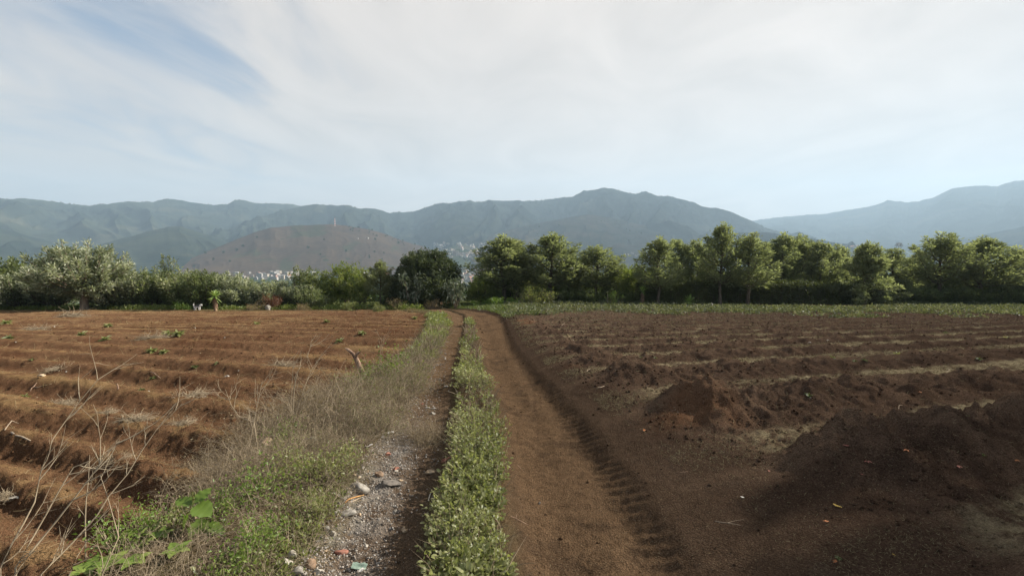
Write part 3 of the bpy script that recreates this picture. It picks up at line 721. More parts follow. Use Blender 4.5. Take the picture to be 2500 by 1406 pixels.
def round_tree():
    r = np.random.default_rng(77); lob = []
    for k in range(60):
        d = rdir(1, 0.15, r)[0]; d[2] = abs(d[2])
        p = d*A(3.25, 3.0, 3.95)*(0.72+0.2*r.random()) + A(0, 0, 0.55)
        lob.append((p[0], p[1], p[2], 0.85, 0.85, 0.6, 26))
    lob.append((0, 0, 2.2, 2.5, 2.3, 2.4, 170))
    cm, cs = crown(lob, 58, 0.15, 0.08, 0.42, (0.05, 0.6, 0.5), 77, 0.1, 0.16, 0.2)
    tm = MB(); P = trunk(tm, (0, 0, -0.2), (0.1, 0, 3.2), 0.26, 0.10, 77, 6, 0.08, 9); limbs(tm, P, cs, 40, 0.06, 77, 0.1)
    return [('crown', cm.me('round_crown', [ML_ROUND])), ('trunk', tm.me('round_trunk', [M_BARK], True))]
RT = round_tree()
put('dense_round_tree', 'dense dark dome-shaped tree at the end of the track', 'tree', RT, 4.85, 3.4, 1038, 46, 606, 190)

def big_leaf_shrub(seed, H=2.0, w=0.9):
    r = np.random.default_rng(seed); mb = MB(); tm = MB(); ends = []
    for k in range(15):
        a = r.random()*6.28; l = r.random()**0.5*w; top = A(math.cos(a)*l, math.sin(a)*l, H*(0.35+0.6*r.random()))
        P = trunk(tm, (0, 0, -0.1), top, 0.025, 0.012, seed+k, 5, 0.05, 4); ends.append(top)
        n = 26; D = rdir(n, -0.1, r); PP = top + D*0.05 + r.normal(size=(n, 3))*0.16
        V, Fc, q = leaf7(PP, D+A(0, 0, -0.25), rdir(n, 1.2, r), 0.30*(0.7+0.5*r.random(n)), 0.12*(0.7+0.5*r.random(n)), 0.3)
        mb.add(V, Fc, np.repeat(np.clip(0.35+0.6*r.random(n), 0, 1), q))
    return [('foliage', mb.me('grey_foliage', [ML_BIG])), ('stem', tm.me('grey_stem', [M_BARKP], True))]
B1 = big_leaf_shrub(401); B2 = big_leaf_shrub(402)
for (px, Y, top, wp, k, lab) in ((1003, 42.5, 668, 58, B1, 'grey-leaved shrub in front of the dense round tree, left side'),
                                 (1112, 43, 672, 50, B2, 'grey-leaved shrub at the right foot of the dense round tree')):
    put('grey_leaf_shrub', lab, 'shrub', k, 2.0, 0.95, px, Y, top, wp, 'grey-leaved shrubs by the dense round tree')

# right tree row
GR = 'tall shade trees right of the track'
for (px, Y, top, wp, k, lab) in (
    (1228, 49, 572, 140, 0, 'broad shade tree nearest the dense round tree'),
    (1262, 51, 585, 110, 3, 'shade tree tucked behind the first broad one'),
    (1345, 50, 566, 140, 1, 'broad pale-topped shade tree, second of the pair left of the gap'),
    (1388, 53, 612, 90, 4, 'thin-crowned shade tree behind the pale-topped broad one'),
    (1455, 51, 597, 120, 2, 'spreading shade tree with leaning top shoots left of the gap'),
    (1500, 52, 640, 70, 4, 'small shade tree at the left side of the gap in the row'),
    (1605, 45.9, 576, 98, 0, 'shade tree with clear dark trunk at the left end of the clipped hedge'),
    (1655, 53, 583, 90, 3, 'shade tree second from the left end of the clipped hedge'),
    (1700, 52, 582, 90, 2, 'yellow-green shade tree left of the tallest one'),
    (1757, 46.0, 541, 96, 1, 'tallest shade tree of the right row'),
    (1825, 46.1, 573, 105, 4, 'shade tree with double trunk just right of the tallest one'),
    (1868, 54, 590, 80, 3, 'slim shade tree in the shade behind the double-trunked one'),
    (1905, 51, 566, 92, 0, 'bright yellow-green shade tree in the middle of the right row'),
    (1948, 53, 570, 86, 2, 'shade tree with bent top shoots in the right row'),
    (1997, 51, 585, 100, 1, 'shade tree whose trunk forks just above the hedge'),
    (2045, 54, 600, 80, 4, 'shade tree half hidden by the leafy low-branched tree'),
    (2172, 54, 606, 84, 3, 'shade tree below the lattice tower'),
    (2222, 55, 622, 80, 0, 'small shade tree right of the lattice tower'),
    (2288, 49, 565, 118, 2, 'dark broad shade tree right of the lattice tower'),
    (2345, 53, 610, 90, 4, 'shade tree between the two broad dark ones at the right'),
    (2392, 49, 574, 122, 1, 'broad shade tree with thick trunk near the right edge'),
    (2468, 50, 600, 100, 0, 'shade tree second from the right photo edge'),
    (2530, 50, 592, 110, 3, 'shade tree cut off by the right photo edge')):
    put('shade_tree', lab, 'tree', SH[k], 8.15, 1.62, px, Y, top, wp*1.25, GR)
def low_branched():
    r = np.random.default_rng(88); n = 60; a = np.arange(n)*2.4+r.random(n); t = r.random(n); rad = 2.6*(1-0.78*t**1.5)*(0.4+0.6*r.random(n)**0.5)
    P1 = np.stack([np.cos(a)*rad, np.sin(a)*rad, 0.5+5.4*t], -1); P1 = np.concatenate([P1, [(0, 0, 6.1), (.4, 0, 5.8), (-.3, 0, 5.7)]]); P0 = P1*A(.15, .15, 0) + np.stack([0*P1[:, 2], 0*P1[:, 2], P1[:, 2]*0.72], -1)
    mb, ax = plumes(P0, P1, 150, 0.55, 0.24, 0.085, (0.05, 0.5, 0.5, 0.25), 88, 0.5)
    tm = MB(); P = trunk(tm, (0, 0, -0.2), (0, 0, 5.2), 0.14, 0.03, 88, 7, 0.1); V, Fc, _ = tubes(ax, np.linspace(0.04, 0.008, 6)[None], 5); tm.add(V, Fc)
    return [('crown', mb.me('low_crown', [ML_SHADE])), ('trunk', tm.me('low_trunk', [M_BARK], True))]
put('low_branched_tree', 'leafy tree branching down to the ground at the right end of the clipped hedge', 'tree', low_branched(), 6.1, 2.5, 2112, 46.5, 592, 160)
for i, (px, top) in enumerate(((1190, 660), (1250, 650), (1310, 655), (1372, 650), (1430, 655), (1490, 668), (1545, 655), (1600, 652), (1660, 650), (1720, 648), (1780, 650), (1840, 648), (1900, 650), (1960, 652), (2020, 650), (2090, 655), (2160, 652), (2230, 650), (2290, 655), (2350, 652), (2410, 655), (2470, 650), (2530, 650))):
    put('undergrowth_bush', 'dark bush in the undergrowth behind the shade trees', 'bush', HG[2], 4.5, 1.95, px, 56+2*(i % 2), top-4, 120, 'dark undergrowth behind the shade trees')
for (px, Y, top, wp, lab) in ((1545, 49, 652, 80, 'low bright bush in the gap of the tree row'),):
    put('airy_bush', lab, 'bush', AR[1], 3.7, 1.45, px, Y, top, wp, GM)
for i, (px, Y, top, wp) in enumerate(((2215, 48.5, 690, 90), (2262, 48, 698, 90), (2320, 48.3, 690, 90), (2370, 48, 700, 90), (2430, 48.4, 692, 90), (2490, 48, 700, 90), (1195, 47.5, 700, 70), (1330, 48, 700, 70), (1385, 48.5, 700, 80), (1440, 48, 702, 80), (1530, 48, 704, 80))):
    put('low_bush', 'low dark bush under the shade trees', 'bush', HG[2], 4.5, 1.95, px, Y, top, wp, 'low dark bushes under the shade trees')

# trees standing right of the frame, whose shade falls on the near right corner
for (x, y, k, h, lab) in ((15.8, 7.4, 2, 11.8, 'leafy tree beyond the right photo edge shading the near soil'), (16.0, 4.8, 3, 11.4, 'second leafy tree beyond the right photo edge, nearer the camera'), (15.2, 1.8, 1, 9.8, 'third leafy tree beyond the right photo edge, nearest the camera')):
    plant('shade_tree', lab, 'tree', (x, y, g1(x, y)), SH[k], 'trees beyond the right photo edge', 0.7, (1.3, 1.3, h/8.1))
# clipped hedge
def clipped_hedge():
    r = np.random.default_rng(5); X0, X1 = spot(1556, 47)[0], spot(2205, 47)[0]; n = 5200
    x = X0 + (X1-X0)*r.random(n); hh = 1.95 + 0.35*fbm(x*0.35, x*0, 2, 15) + 0.3*fbm(x*1.8, x*0, 2, 16); y = 47 + r.normal(size=n)*0.45 + 0.5*fbm(x*0.5, x*0, 2, 17)
    zt = np.where(r.random(n) < 0.45, 1+0.08*r.normal(size=n), r.random(n))
    zg = G(x, y, False); P = np.stack([x, y, zg + 0.12 + hh*zt], -1)
    mb = MB(); per = 9
    PP = P[:, None] + r.normal(size=(n, per, 3))*0.11; D = rdir(n*per, 0.35, r)
    V, Fc, q = leaf4(PP.reshape(-1, 3), D, rdir(n*per, 0.8, r), 0.17*(0.7+0.6*r.random(n*per)), 0.08*(0.7+0.6*r.random(n*per)))
    ti = np.clip(0.05 + 0.45*r.random((n, 1)) + 0.35*r.random((n, per)), 0, 1)
    mb.add(V, Fc, np.repeat(ti.ravel(), q))
    tm = MB(); m = 150; xs = np.linspace(X0, X1, m) + r.normal(size=m)*0.1; b = np.stack([xs, 47+r.normal(size=m)*0.15, G(xs, xs*0+47, False)-0.1], -1)
    Pc = curve(b, A(0, 0, 1.)+r.normal(size=(m, 3))*0.12, 1.8+0*xs, 5, 0.08, 0, r); V, Fc, _ = tubes(Pc, np.linspace(0.03, 0.01, 5)[None], 4); tm.add(V, Fc)
    e = empty('clipped_hedge', (0, 0, 0)); tag(e, 'long clipped dark green hedge under the shade trees on the right', 'hedge')
    link('foliage', mb.me('hedge_foliage', [mat_leaf('clipped_leaf', (0.045, 0.058, 0.022), (0.085, 0.098, 0.036), (0.15, 0.155, 0.065), 0.3)]), e); link('stem', tm.me('hedge_stems', [M_BARK], True), e)  # leaf colours darkened to stand in for the shade of the trees
    e2 = e
clipped_hedge()

# yuccas, rusty shrub, pale shrub and the other small ones at the field edge
def yucca(seed, hz, L, n=64, stem=True):
    r = np.random.default_rng(seed); mb = MB(); d = rdir(n, 0.28, r)
    for k in range(n):
        t = np.linspace(0, 1, 4)[:, None]; s = unit(np.cross(d[k], A(0.1, 0.2, 1.)))[None]; l = L*(0.8+0.35*r.random())
        c = A(0, 0, hz)+d[k]*t*l + A(0, 0, -1.)*(t**2)*l*0.12; wv = np.array([0.6, 1.0, 0.75, 0.02])[:, None]*L*0.075
        V = np.concatenate([c-s*wv, c+s*wv]); mb.add(V, np.array([(i, i+1, i+5, i+4) for i in range(3)]), 0.25+0.7*r.random())
    parts = [('leaf_rosette', mb.me('yucca_leaves', [ML_YUC]))]
    if stem:
        tm = MB(); P = trunk(tm, (0.03, 0, -0.1), (0, 0, hz*0.9), 0.12, 0.10, seed, 5, 0.02, 8)
        m = 60; zz_ = hz*(0.3+0.65*r.random(m)); a = r.random(m)*6.28; b = np.stack([np.cos(a)*0.10, np.sin(a)*0.10, zz_], -1)
        Pc = curve(b, np.stack([np.cos(a)*0.5, np.sin(a)*0.5, -np.ones(m)], -1), 0.35+0*a, 4, 0.1, 0.6, r); V, Fc, _ = tubes(Pc, np.linspace(0.02, 0.004, 4)[None], 3); tm.add(V, Fc)
        parts.append(('trunk', tm.me('yucca_trunk', [mat_plain('dead_yucca_leaf', (0.17, 0.105, 0.065), (0.29, 0.20, 0.13), 12, 0.95, 0.4, (1, 1, .3))])))
    return parts
x, y = spot(526, 39.6); plant('yucca', 'yucca with a short brown trunk and spiky green head at the left field edge', 'plant', (x, y, g1(x, y)), yucca(61, 1.25, 0.80))
x, y = spot(1683, 43.0); plant('yucca', 'stemless spiky yucca in front of the clipped hedge', 'plant', (x, y, g1(x, y)), yucca(62, 0.40, 0.85, 56, False))
x, y = spot(1568, 46.0); plant('yucca', 'withered dark yucca with a short trunk at the left end of the clipped hedge', 'plant', (x, y, g1(x, y)), yucca(63, 1.4, 0.7, 40))
def shrub(seed, H, w, matl, n=60, per=24, L=0.1, stemr=0.01, ti=(0.1, 0.5, 0.5), sm=None):
    r = np.random.default_rng(seed); tm = MB(); m = 40
    Pc = curve(np.zeros((m, 3))+r.normal(size=(m, 3))*A(.12, .12, 0)*w, rdir(m, 0.9, r)*A(w/H*1.3, w/H*1.3, 1), H*(0.6+0.5*r.random(m)), 6, 0.15, 0.0, r)
    V, Fc, _ = tubes(Pc, np.linspace(stemr, stemr*0.3, 6)[None], 3); tm.add(V, Fc, np.repeat(r.random(m), 18))
    idx = r.integers(0, m, n); kk = r.integers(2, 6, n); P = Pc[idx, kk]
    PP = (P[:, None] + r.normal(size=(n, per, 3))*0.09*max(1, H)).reshape(-1, 3); N_ = n*per
    V, Fc, q = leaf4(PP, rdir(N_, 0.3, r), rdir(N_, 0.7, r), L*(0.7+0.6*r.random(N_)), L*0.5*(0.7+0.6*r.random(N_)))
    mb = MB().add(V, Fc, np.repeat(np.clip(ti[0]+ti[1]*np.repeat(r.random(n), per)+ti[2]*(r.random(N_)-.3), 0, 1), q))
    return [('foliage', mb.me('shrub_foliage', [matl])), ('stem', tm.me('shrub_stem', [sm or M_DRY]))]
def put_shrub(name, lab, px, Y, parts, group=None, sc=1.0, cat='shrub', rz=None):
    x, y = spot(px, Y); return plant(name, lab, cat, (x, y, g1(x, y)), parts, group, rng.random()*6 if rz is None else rz, (sc, sc, sc))
put_shrub('rusty_shrub', 'withered rust-red shrub in front of the pale bushes', 668, 41.5, shrub(71, 1.25, 1.0, ML_RUST, 90, 26, 0.11, 0.016))
put_shrub('pale_shrub', 'pale yellowish shrub with bare grey stems under the broad shade trees', 1295, 46, shrub(72, 2.3, 1.3, ML_AIRY, 80, 26, 0.15, 0.022, (0.5, 0.4, 0.4)))
put_shrub('bare_shrub', 'small leafless grey shrub left of the rusty shrub', 640, 40.5, shrub(73, 1.0, 0.9, ML_DRYL, 40, 10, 0.08, 0.012))
put_shrub('bright_shrub', 'bright green low shrub near the black and white dog', 440, 40.3, shrub(74, 0.75, 0.9, ML_FRESH, 90, 24, 0.11))
put_shrub('bright_shrub', 'glossy dark green low shrub between the rusty shrub and the airy bushes', 768, 42.5, shrub(75, 1.9, 1.3, ML_HEDGE, 120, 26, 0.15))
put_shrub('thin_shrub', 'thin yellow-leaved shrub right of the pale shrub', 1340, 45.5, shrub(76, 1.5, 0.5, ML_AIRY, 24, 22, 0.13, 0.016, (0.5, 0.4, 0.3)))
put_shrub('sapling', 'young broad-leaved sapling beside the wooden post in the crop', 1497, 43.5, shrub(77, 1.5, 0.55, ML_FRESH, 26, 12, 0.22, 0.016, (0.5, 0.5, 0.3)))
for i, (px, Y, H) in enumerate(((1215, 44, 0.8), (1190, 45, 0.7), (1252, 45, 0.75), (1160, 44, 0.6))):
    put_shrub('bright_shrub', 'low bright green shrub on the grassy corner before the trees', px, Y, shrub(78, 0.75, 0.8, ML_FRESH, 60, 20, 0.13) if i == 0 else None or SHB, 'low green shrubs on the grassy corner', H/0.75) if i else None
    if i == 0:
        SHB = shrub(78, 0.75, 0.8, ML_FRESH, 60, 20, 0.13); put_shrub('bright_shrub', 'low bright green shrub on the grassy corner before the trees', px, Y, SHB, 'low green shrubs on the grassy corner', H/0.75)
SHW = shrub(79, 0.8, 0.9, ML_WEED, 90, 24, 0.10); SHD = shrub(80, 0.8, 0.8, ML_DRYL, 50, 16, 0.08)
for (px, Y, s, lab, k) in ((965, 41.5, 1.3, 'round brownish-green weed clump at the field corner by the track', SHD), (1060, 42, 1.2, 'dry brown shrub at the foot of the dense round tree', SHD),
                           (922, 38, 0.75, 'grey-green weed clump on the left field border near the track', SHW), (1004, 36.5, 0.7, 'small dry weed clump left of the bend of the track', SHD), (735, 40.2, 0.9, 'dry brownish weed clump on the left field border', SHD),
                           (850, 40.5, 0.9, 'green weed clump below the airy bushes', SHW), (610, 39.8, 0.8, 'dry weed clump left of the white rock', SHD)):
    put_shrub('weed_clump', lab, px, Y, k, 'weed clumps on the far field border', s)

# ------------------------------------------------------------------ ground cover (stuff)
def leafy_tufts(x, y, H, n_leaf, L, W, seed, ti, wide=0.6, z=None, seven=False, upd=0.5):
    """low leafy tufts at x,y; arrays; returns V,F,tint"""
    r = np.random.default_rng(seed); n = len(x); z = G(x, y, False) if z is None else z; H = np.broadcast_to(H, (n,))
    m = n_leaf; t = r.random((n, m)); off = r.normal(size=(n, m, 3))*A(wide, wide, 0)*H[:, None, None]*0.6
    P = np.stack([x, y, z], -1)[:, None] + off; P[..., 2] += H[:, None]*t*np.exp(-(off[..., 0]**2+off[..., 1]**2)/(H[:, None]*wide+1e-6)**2)
    D = unit(off*A(1, 1, 0) + r.normal(size=(n, m, 3))*0.25*H[:, None, None] + A(0, 0, upd)*H[:, None, None]); N = rdir(n*m, 1.0, r)
    sz = 0.6+0.8*r.random(n*m); tt = np.clip(ti[0] + ti[1]*np.repeat(r.random(n), m) + ti[2]*(r.random(n*m)-0.5), 0, 1)
    Ls = np.repeat(np.broadcast_to(L, (n,)), m)*sz; Ws = np.repeat(np.broadcast_to(W, (n,)), m)*sz
    V, Fc, q = (leaf7 if seven else leaf4)(P.reshape(-1, 3), D.reshape(-1, 3), N, Ls, Ws)
    return V, Fc, np.repeat(tt, q)
def blades(x, y, H, wid, seed, ti, z=None, lean=0.45, dirv=None):
    r = np.random.default_rng(seed); n = len(x); z = G(x, y, False) if z is None else z
    d = unit(r.normal(size=(n, 3))*A(lean, lean, 0.15) + A(0, 0, 1.)) if dirv is None else dirv
    P = np.stack([x, y, z-0.01], -1); s = unit(np.cross(d, rdir(n, 0, r))); H = np.broadcast_to(H, (n,))[:, None]*(0.6+0.7*r.random((n, 1))); w_ = np.broadcast_to(wid, (n,))[:, None]
    bend = unit(d*A(1, 1, 0)+1e-6)*0.25
    V = np.stack([P-s*w_*0.5, P+s*w_*0.5, P+(d+bend*0.3)*H*0.6+s*w_*0.4, P+(d+bend*0.3)*H*0.6-s*w_*0.4, P+(d+bend)*H], 1)
    b = np.arange(n)[:, None]*5
    return V.reshape(-1, 3), b+A(0, 1, 2, 3), b+A(3, 2, 4), np.repeat(np.clip(ti[0]+ti[1]*r.random(n), 0, 1), 5)
def strip_pts(n, seed, xa, xb, y0, y1, pw=1.0):
    r = np.random.default_rng(seed); y = y0*(y1/y0)**(r.random(n)**pw); t = r.random(n); return xa(y)+(xb(y)-xa(y))*t, y, t

# strip of leafy weeds between the wheel ruts
def weed_strip():
    r = np.random.default_rng(9); mb = MB(); st = MB()
    n = 2500; x, y, t = strip_pts(n, 10, lambda q: xB(q)+0.10+0.16*fbm(q*1.1, q*0, 2, 67), lambda q: xC(q)-0.08+0.16*fbm(q*1.3, q*0, 2, 68), 2.35, 24.0)
    gap = np.interp(y, [5, 9, 13], [0.20, 0.10, 0.0]) + sst(0.36, 0.56, vn(x*1.1, y*0.55, 33) + 0.25*sst(8, 3, y)) * np.where(y > 18, sst(0.3, 0.55, vn(y*0.35, y*0, 34)), 1)
    keep = r.random(n) < gap+0.05; x, y, t = x[keep], y[keep], t[keep]; n = len(x)
    H = (0.05 + 0.27*vn(x*2.0, y*1.1, 35))*(1-0.8*np.abs(t-0.5))*np.interp(y, [3, 8, 25], [1.0, 1.15, 1.3])
    big = vn(x*1.6, y*1.6, 36)
    z = G(x, y, False); base = np.stack([x, y, z-0.02], -1); d = rdir(n, 1.2, r)
    d[:, 0] += (t-0.5)*0.6; K = 6; Pc = curve(base, d, H*1.25, K, 0.16, 0.1, r)
    V, Fc, q = tubes(Pc, np.linspace(0.0035, 0.0015, K)[None]*np.interp(y, [3, 20], [1, 3])[:, None], 3); st.add(V, Fc, 0.15+0.4*r.random())
    for k in range(1, K):
        for s in range(4):
            a = r.random(n)*6.28; D = np.stack([np.cos(a), np.sin(a), 0.35+0.5*r.random(n)], -1) + (0.8*unit(Pc[:, k]-Pc[:, k-1]) if k == K-1 else 0)
            L = np.interp(y, [2.5, 6, 12, 27], [0.050, 0.052, 0.07, 0.12])*(0.45+0.6*r.random(n))*(0.65+0.6*big)
            ti = np.clip(0.05+0.75*vn(x*1.1+5, y*0.8, 66)+0.5*(r.random(n)-0.4)+0.15*(k == K-1), 0, 1)
            P = Pc[:, k] + r.normal(size=(n, 3))*0.012
            near = y < 9
            if near.any():
                V, Fc, q = leaf7(P[near], D[near], rdir(int(near.sum()), 1.3, r), L[near], L[near]*0.52, 0.2); mb.add(V, Fc, np.repeat(ti[near], q))
            fr = ~near
            if fr.any():
                V, Fc, q = leaf4(P[fr], D[fr], rdir(int(fr.sum()), 1.3, r), L[fr], L[fr]*0.5); mb.add(V, Fc, np.repeat(ti[fr], q))
    gx, gy, gt = strip_pts(1500, 12, lambda q: xB(q)+0.05, lambda q: xC(q)-0.02, 2.35, 24.0); V, Fq, Ft, ti = blades(gx, gy, 0.10+0.24*r.random(len(gx)), np.interp(gy, [2.5, 8, 24], [0.005, 0.010, 0.02]), 13, (0.2, 0.8), None, 0.6)
    n0 = st.n; st.add(V, Fq, ti); st.Fq.setdefault(3, []).append(Ft+n0)
    o = link('weed_strip', mb.me('weed_strip', [ML_WEED])); tag(o, 'strip of leafy green weeds growing between the wheel ruts', 'weeds', kind='stuff')
    link('stem', st.me('weed_strip_stems', [M_DRY]), o)
weed_strip()

# weeds on the left shoulder of the track
def verge_weeds():
    r = np.random.default_rng(19); mb = MB()
    n = 2600; x, y, t = strip_pts(n, 20, lambda q: xF(q)-0.05, lambda q: xA(q)-0.02, 2.3, 31.0)
    k = vn(x*1.3, y*0.9, 37); keep = (k > np.interp(y, [2, 4.5, 5.5, 9, 10.5, 34], [0.50, 0.53, 0.68, 0.64, 0.42, 0.50])); x, y = x[keep], y[keep]; n = len(x)
    H = np.interp(y, [2.5, 5, 10, 34], [0.08, 0.11, 0.16, 0.30])*(0.6+0.8*r.random(n)); L = np.interp(y, [2.5, 6, 12, 34], [0.030, 0.034, 0.06, 0.13])
    V, Fc, ti = leafy_tufts(x, y, H, 16, L, L*0.5, 21, (0.25, 0.4, 0.4), 0.7, None, False)
    mb.add(V, Fc, ti)
    o = link('verge_weeds', mb.me('verge_weeds', [ML_WEED])); tag(o, 'low green weeds on the left shoulder of the track', 'weeds', kind='stuff')
    # dry stems and litter among them
    mb = MB(); n = 16000; x, y, t = strip_pts(n, 22, lambda q: xF(q)-0.1, lambda q: xA(q)+0.05, 2.2, 20.0)
    k = vn(x*1.0, y*0.8, 38) > 0.3; x, y = x[k], y[k]; n = len(x); z = G(x, y, False)
    d = rdir(n, 0.3, r)*A(1, 1, 0.8); d[:, 2] = np.abs(d[:, 2]); Pc = curve(np.stack([x, y, z], -1), d, np.interp(y, [2.5, 4, 8, 20], [0.17, 0.26, 0.34, 0.5])*(0.4+r.random(n)), 4, 0.25, 0.25, r)
    V, Fc, q = tubes(Pc, (np.interp(y, [2.5, 8, 20], [0.0013, 0.0026, 0.006]))[:, None]*A(1, .9, .7, .4)[None], 3); mb.add(V, Fc, np.repeat(r.random(n), q))
    o = link('dry_grass', mb.me('dry_grass', [M_DRY])); tag(o, 'tangle of dry grass and thin stems on the left shoulder of the track', 'dry grass', kind='stuff')
verge_weeds()

# straw lying on both fields
def straw():
    r = np.random.default_rng(29)
    n = 30000; y = 2.3*(40/2.3)**(r.random(n)**0.85); a = -0.86 + 1.0*r.random(n); x = y*np.tan(a); 
    p = lphase(x, y); fr = p-np.floor(p); w_ = np.exp(-((fr-0.60)/0.14)**2) + 0.18; ok = (x < xF(y)-0.05) & (y < edgeL(x)) & (r.random(n) < w_*(0.45+0.9*vn(x*0.9, y*0.9, 39)))
    x, y = x[ok], y[ok]; n = len(x); z = G(x, y, True); d = rdir(n, 0, r)*A(1, 0.7, 0.25); d[:, 2] = np.abs(d[:, 2])
    L = np.interp(y, [2.5, 8, 20, 40], [0.07, 0.12, 0.22, 0.4])*(0.4+r.random(n))
    Pc = curve(np.stack([x, y, z+0.008], -1), d, L, 3, 0.3, 0.2, r); V, Fc, q = tubes(Pc, np.interp(y, [2.5, 8, 20, 40], [0.0012, 0.0024, 0.005, 0.009])[:, None]*A(1, .9, .5)[None], 3)
    tag(link('straw', MB().add(V, Fc, np.repeat(r.random(n), q)).me('straw', [M_STRAW])), 'dry straw lying along the terraces of the reddish left field', 'straw', kind='stuff')
    n = 130000; y = 2.6*(34/2.6)**(r.random(n)**0.8); a = -0.12 + 1.05*r.random(n); x = y*np.tan(a)
    q_ = rphase(x, y); fq = q_-np.floor(q_); cf = np.interp(y, [3, 5, 8, 13], [0.70, 0.62, 0.58, 0.55]); dd = np.where(fq < 0.3, fq*1.3, np.clip(0.2-(fq-cf), 0, 0.2)); w_ = np.exp(-(dd/0.11)**2)*(fq < 1)*np.where((fq > 0.25) & (fq < cf), 0, 1)*(0.25+1.1*vn(x*0.8, y*0.8, 44)) + np.interp(y, [3, 6, 9], [0.14, 0.08, 0.035])
    ok = (x > 0.6*xD(y)+0.4*xE(y)) & (r.random(n) < w_); x, y = x[ok], y[ok]; n = len(x); z = G(x, y, True); d = rdir(n, 0, r)*A(1, 0.7, 0.5); d[:, 2] = np.abs(d[:, 2])
    L = np.interp(y, [2.5, 5, 8, 20, 40], [0.018, 0.038, 0.07, 0.15, 0.3])*(0.4+r.random(n))
    Pc = curve(np.stack([x, y, z+0.006], -1), d, L, 3, 0.35, 0.2, r); V, Fc, q = tubes(Pc, np.interp(y, [2.5, 5, 8, 20, 40], [0.0008, 0.0014, 0.0024, 0.005, 0.009])[:, None]*A(1, .9, .5)[None], 3)
    tag(link('straw', MB().add(V, Fc, np.repeat(r.random(n), q)).me('field_litter', [M_GREYSTRAW])), 'greyish dead grass lying in the furrows of the dark right field', 'straw', kind='stuff')
    # small clods of earth
    n = 22000; y = 2.4*(30/2.4)**(r.random(n)**0.9); a = -0.86+1.75*r.random(n); x = y*np.tan(a); left = x < xF(y)-0.1; right = x > xE(y)-0.3; ok = left | right | (r.random(n) < 0.03); x, y = x[ok], y[ok]
    ok = np.where(x < xF(y), r.random(len(x)) < 0.25, True) & ~((x > xF(y)-.05) & (x < xA(y))); x, y = x[ok], y[ok]; n = len(x)
    oc = unit(np.array([(1,0,0),(-1,0,0),(0,1,0),(0,-1,0),(0,0,1),(0,0,-1)], float)); of = np.array([(0,2,4),(2,1,4),(1,3,4),(3,0,4),(2,0,5),(1,2,5),(3,1,5),(0,3,5)])
    s = np.interp(y, [2.5, 8, 30], [0.010, 0.020, 0.045])*(0.4+1.5*r.random(n)**3)
    V = oc[None]*s[:, None, None]*(0.6+0.7*r.random((n, 6, 1))) + np.stack([x, y, G(x, y, True)+s*0.25], -1)[:, None]
    Fc = (np.arange(n)[:, None, None]*6 + of[None]).reshape(-1, 3); V = V.reshape(-1, 3); col = soil_colour(V[:, 0], V[:, 1])
    o = link('soil_clods', mesh('soil_clods', V, Fc, [M_SOIL], {'soil': col*1.05}, False)); tag(o, 'small crumbs and clods of earth scattered over both fields', 'clods', kind='stuff')
straw()

# bean crop beyond the dug soil
def crop():
    r = np.random.default_rng(39); n = 9000; px = 1235 + 1330*r.random(n); lo = np.interp(px, [1235, 1300, 1500, 1800, 2100, 2500], [26, 28, 29, 27.5, 25.5, 23.5]); hi = np.interp(px, [1235, 1550, 1700, 2120, 2170, 2560], [51, 48.5, 42, 39, 44.5, 45.5])
    y = np.sqrt(lo**2 + (hi**2-lo**2)*r.random(n)); x = (px-1250)/F*y
    den = 0.8*sst(0.36, 0.66, vn(x*0.5, y*0.5, 45) + 0.35*sst(0, 9, y-lo) - 0.16*sst(1650, 2100, px)); ok = r.random(n) < den; x, y, px = x[ok], y[ok], px[ok]; n = len(x)
    H = np.interp(px, [1235, 1500, 1800, 2500], [0.36, 0.34, 0.24, 0.20])*(0.7+0.6*r.random(n))
    V, Fc, ti = leafy_tufts(x, y, H, 12, 0.125, 0.085, 40, (0.0, 0.75, 0.5), 0.75, None, False, 0.25)
    tag(link('bean_crop', MB().add(V, Fc, ti).me('bean_crop', [ML_CROP])), 'low leafy bean crop growing beyond the dug soil on the right', 'crop', kind='stuff')
crop()

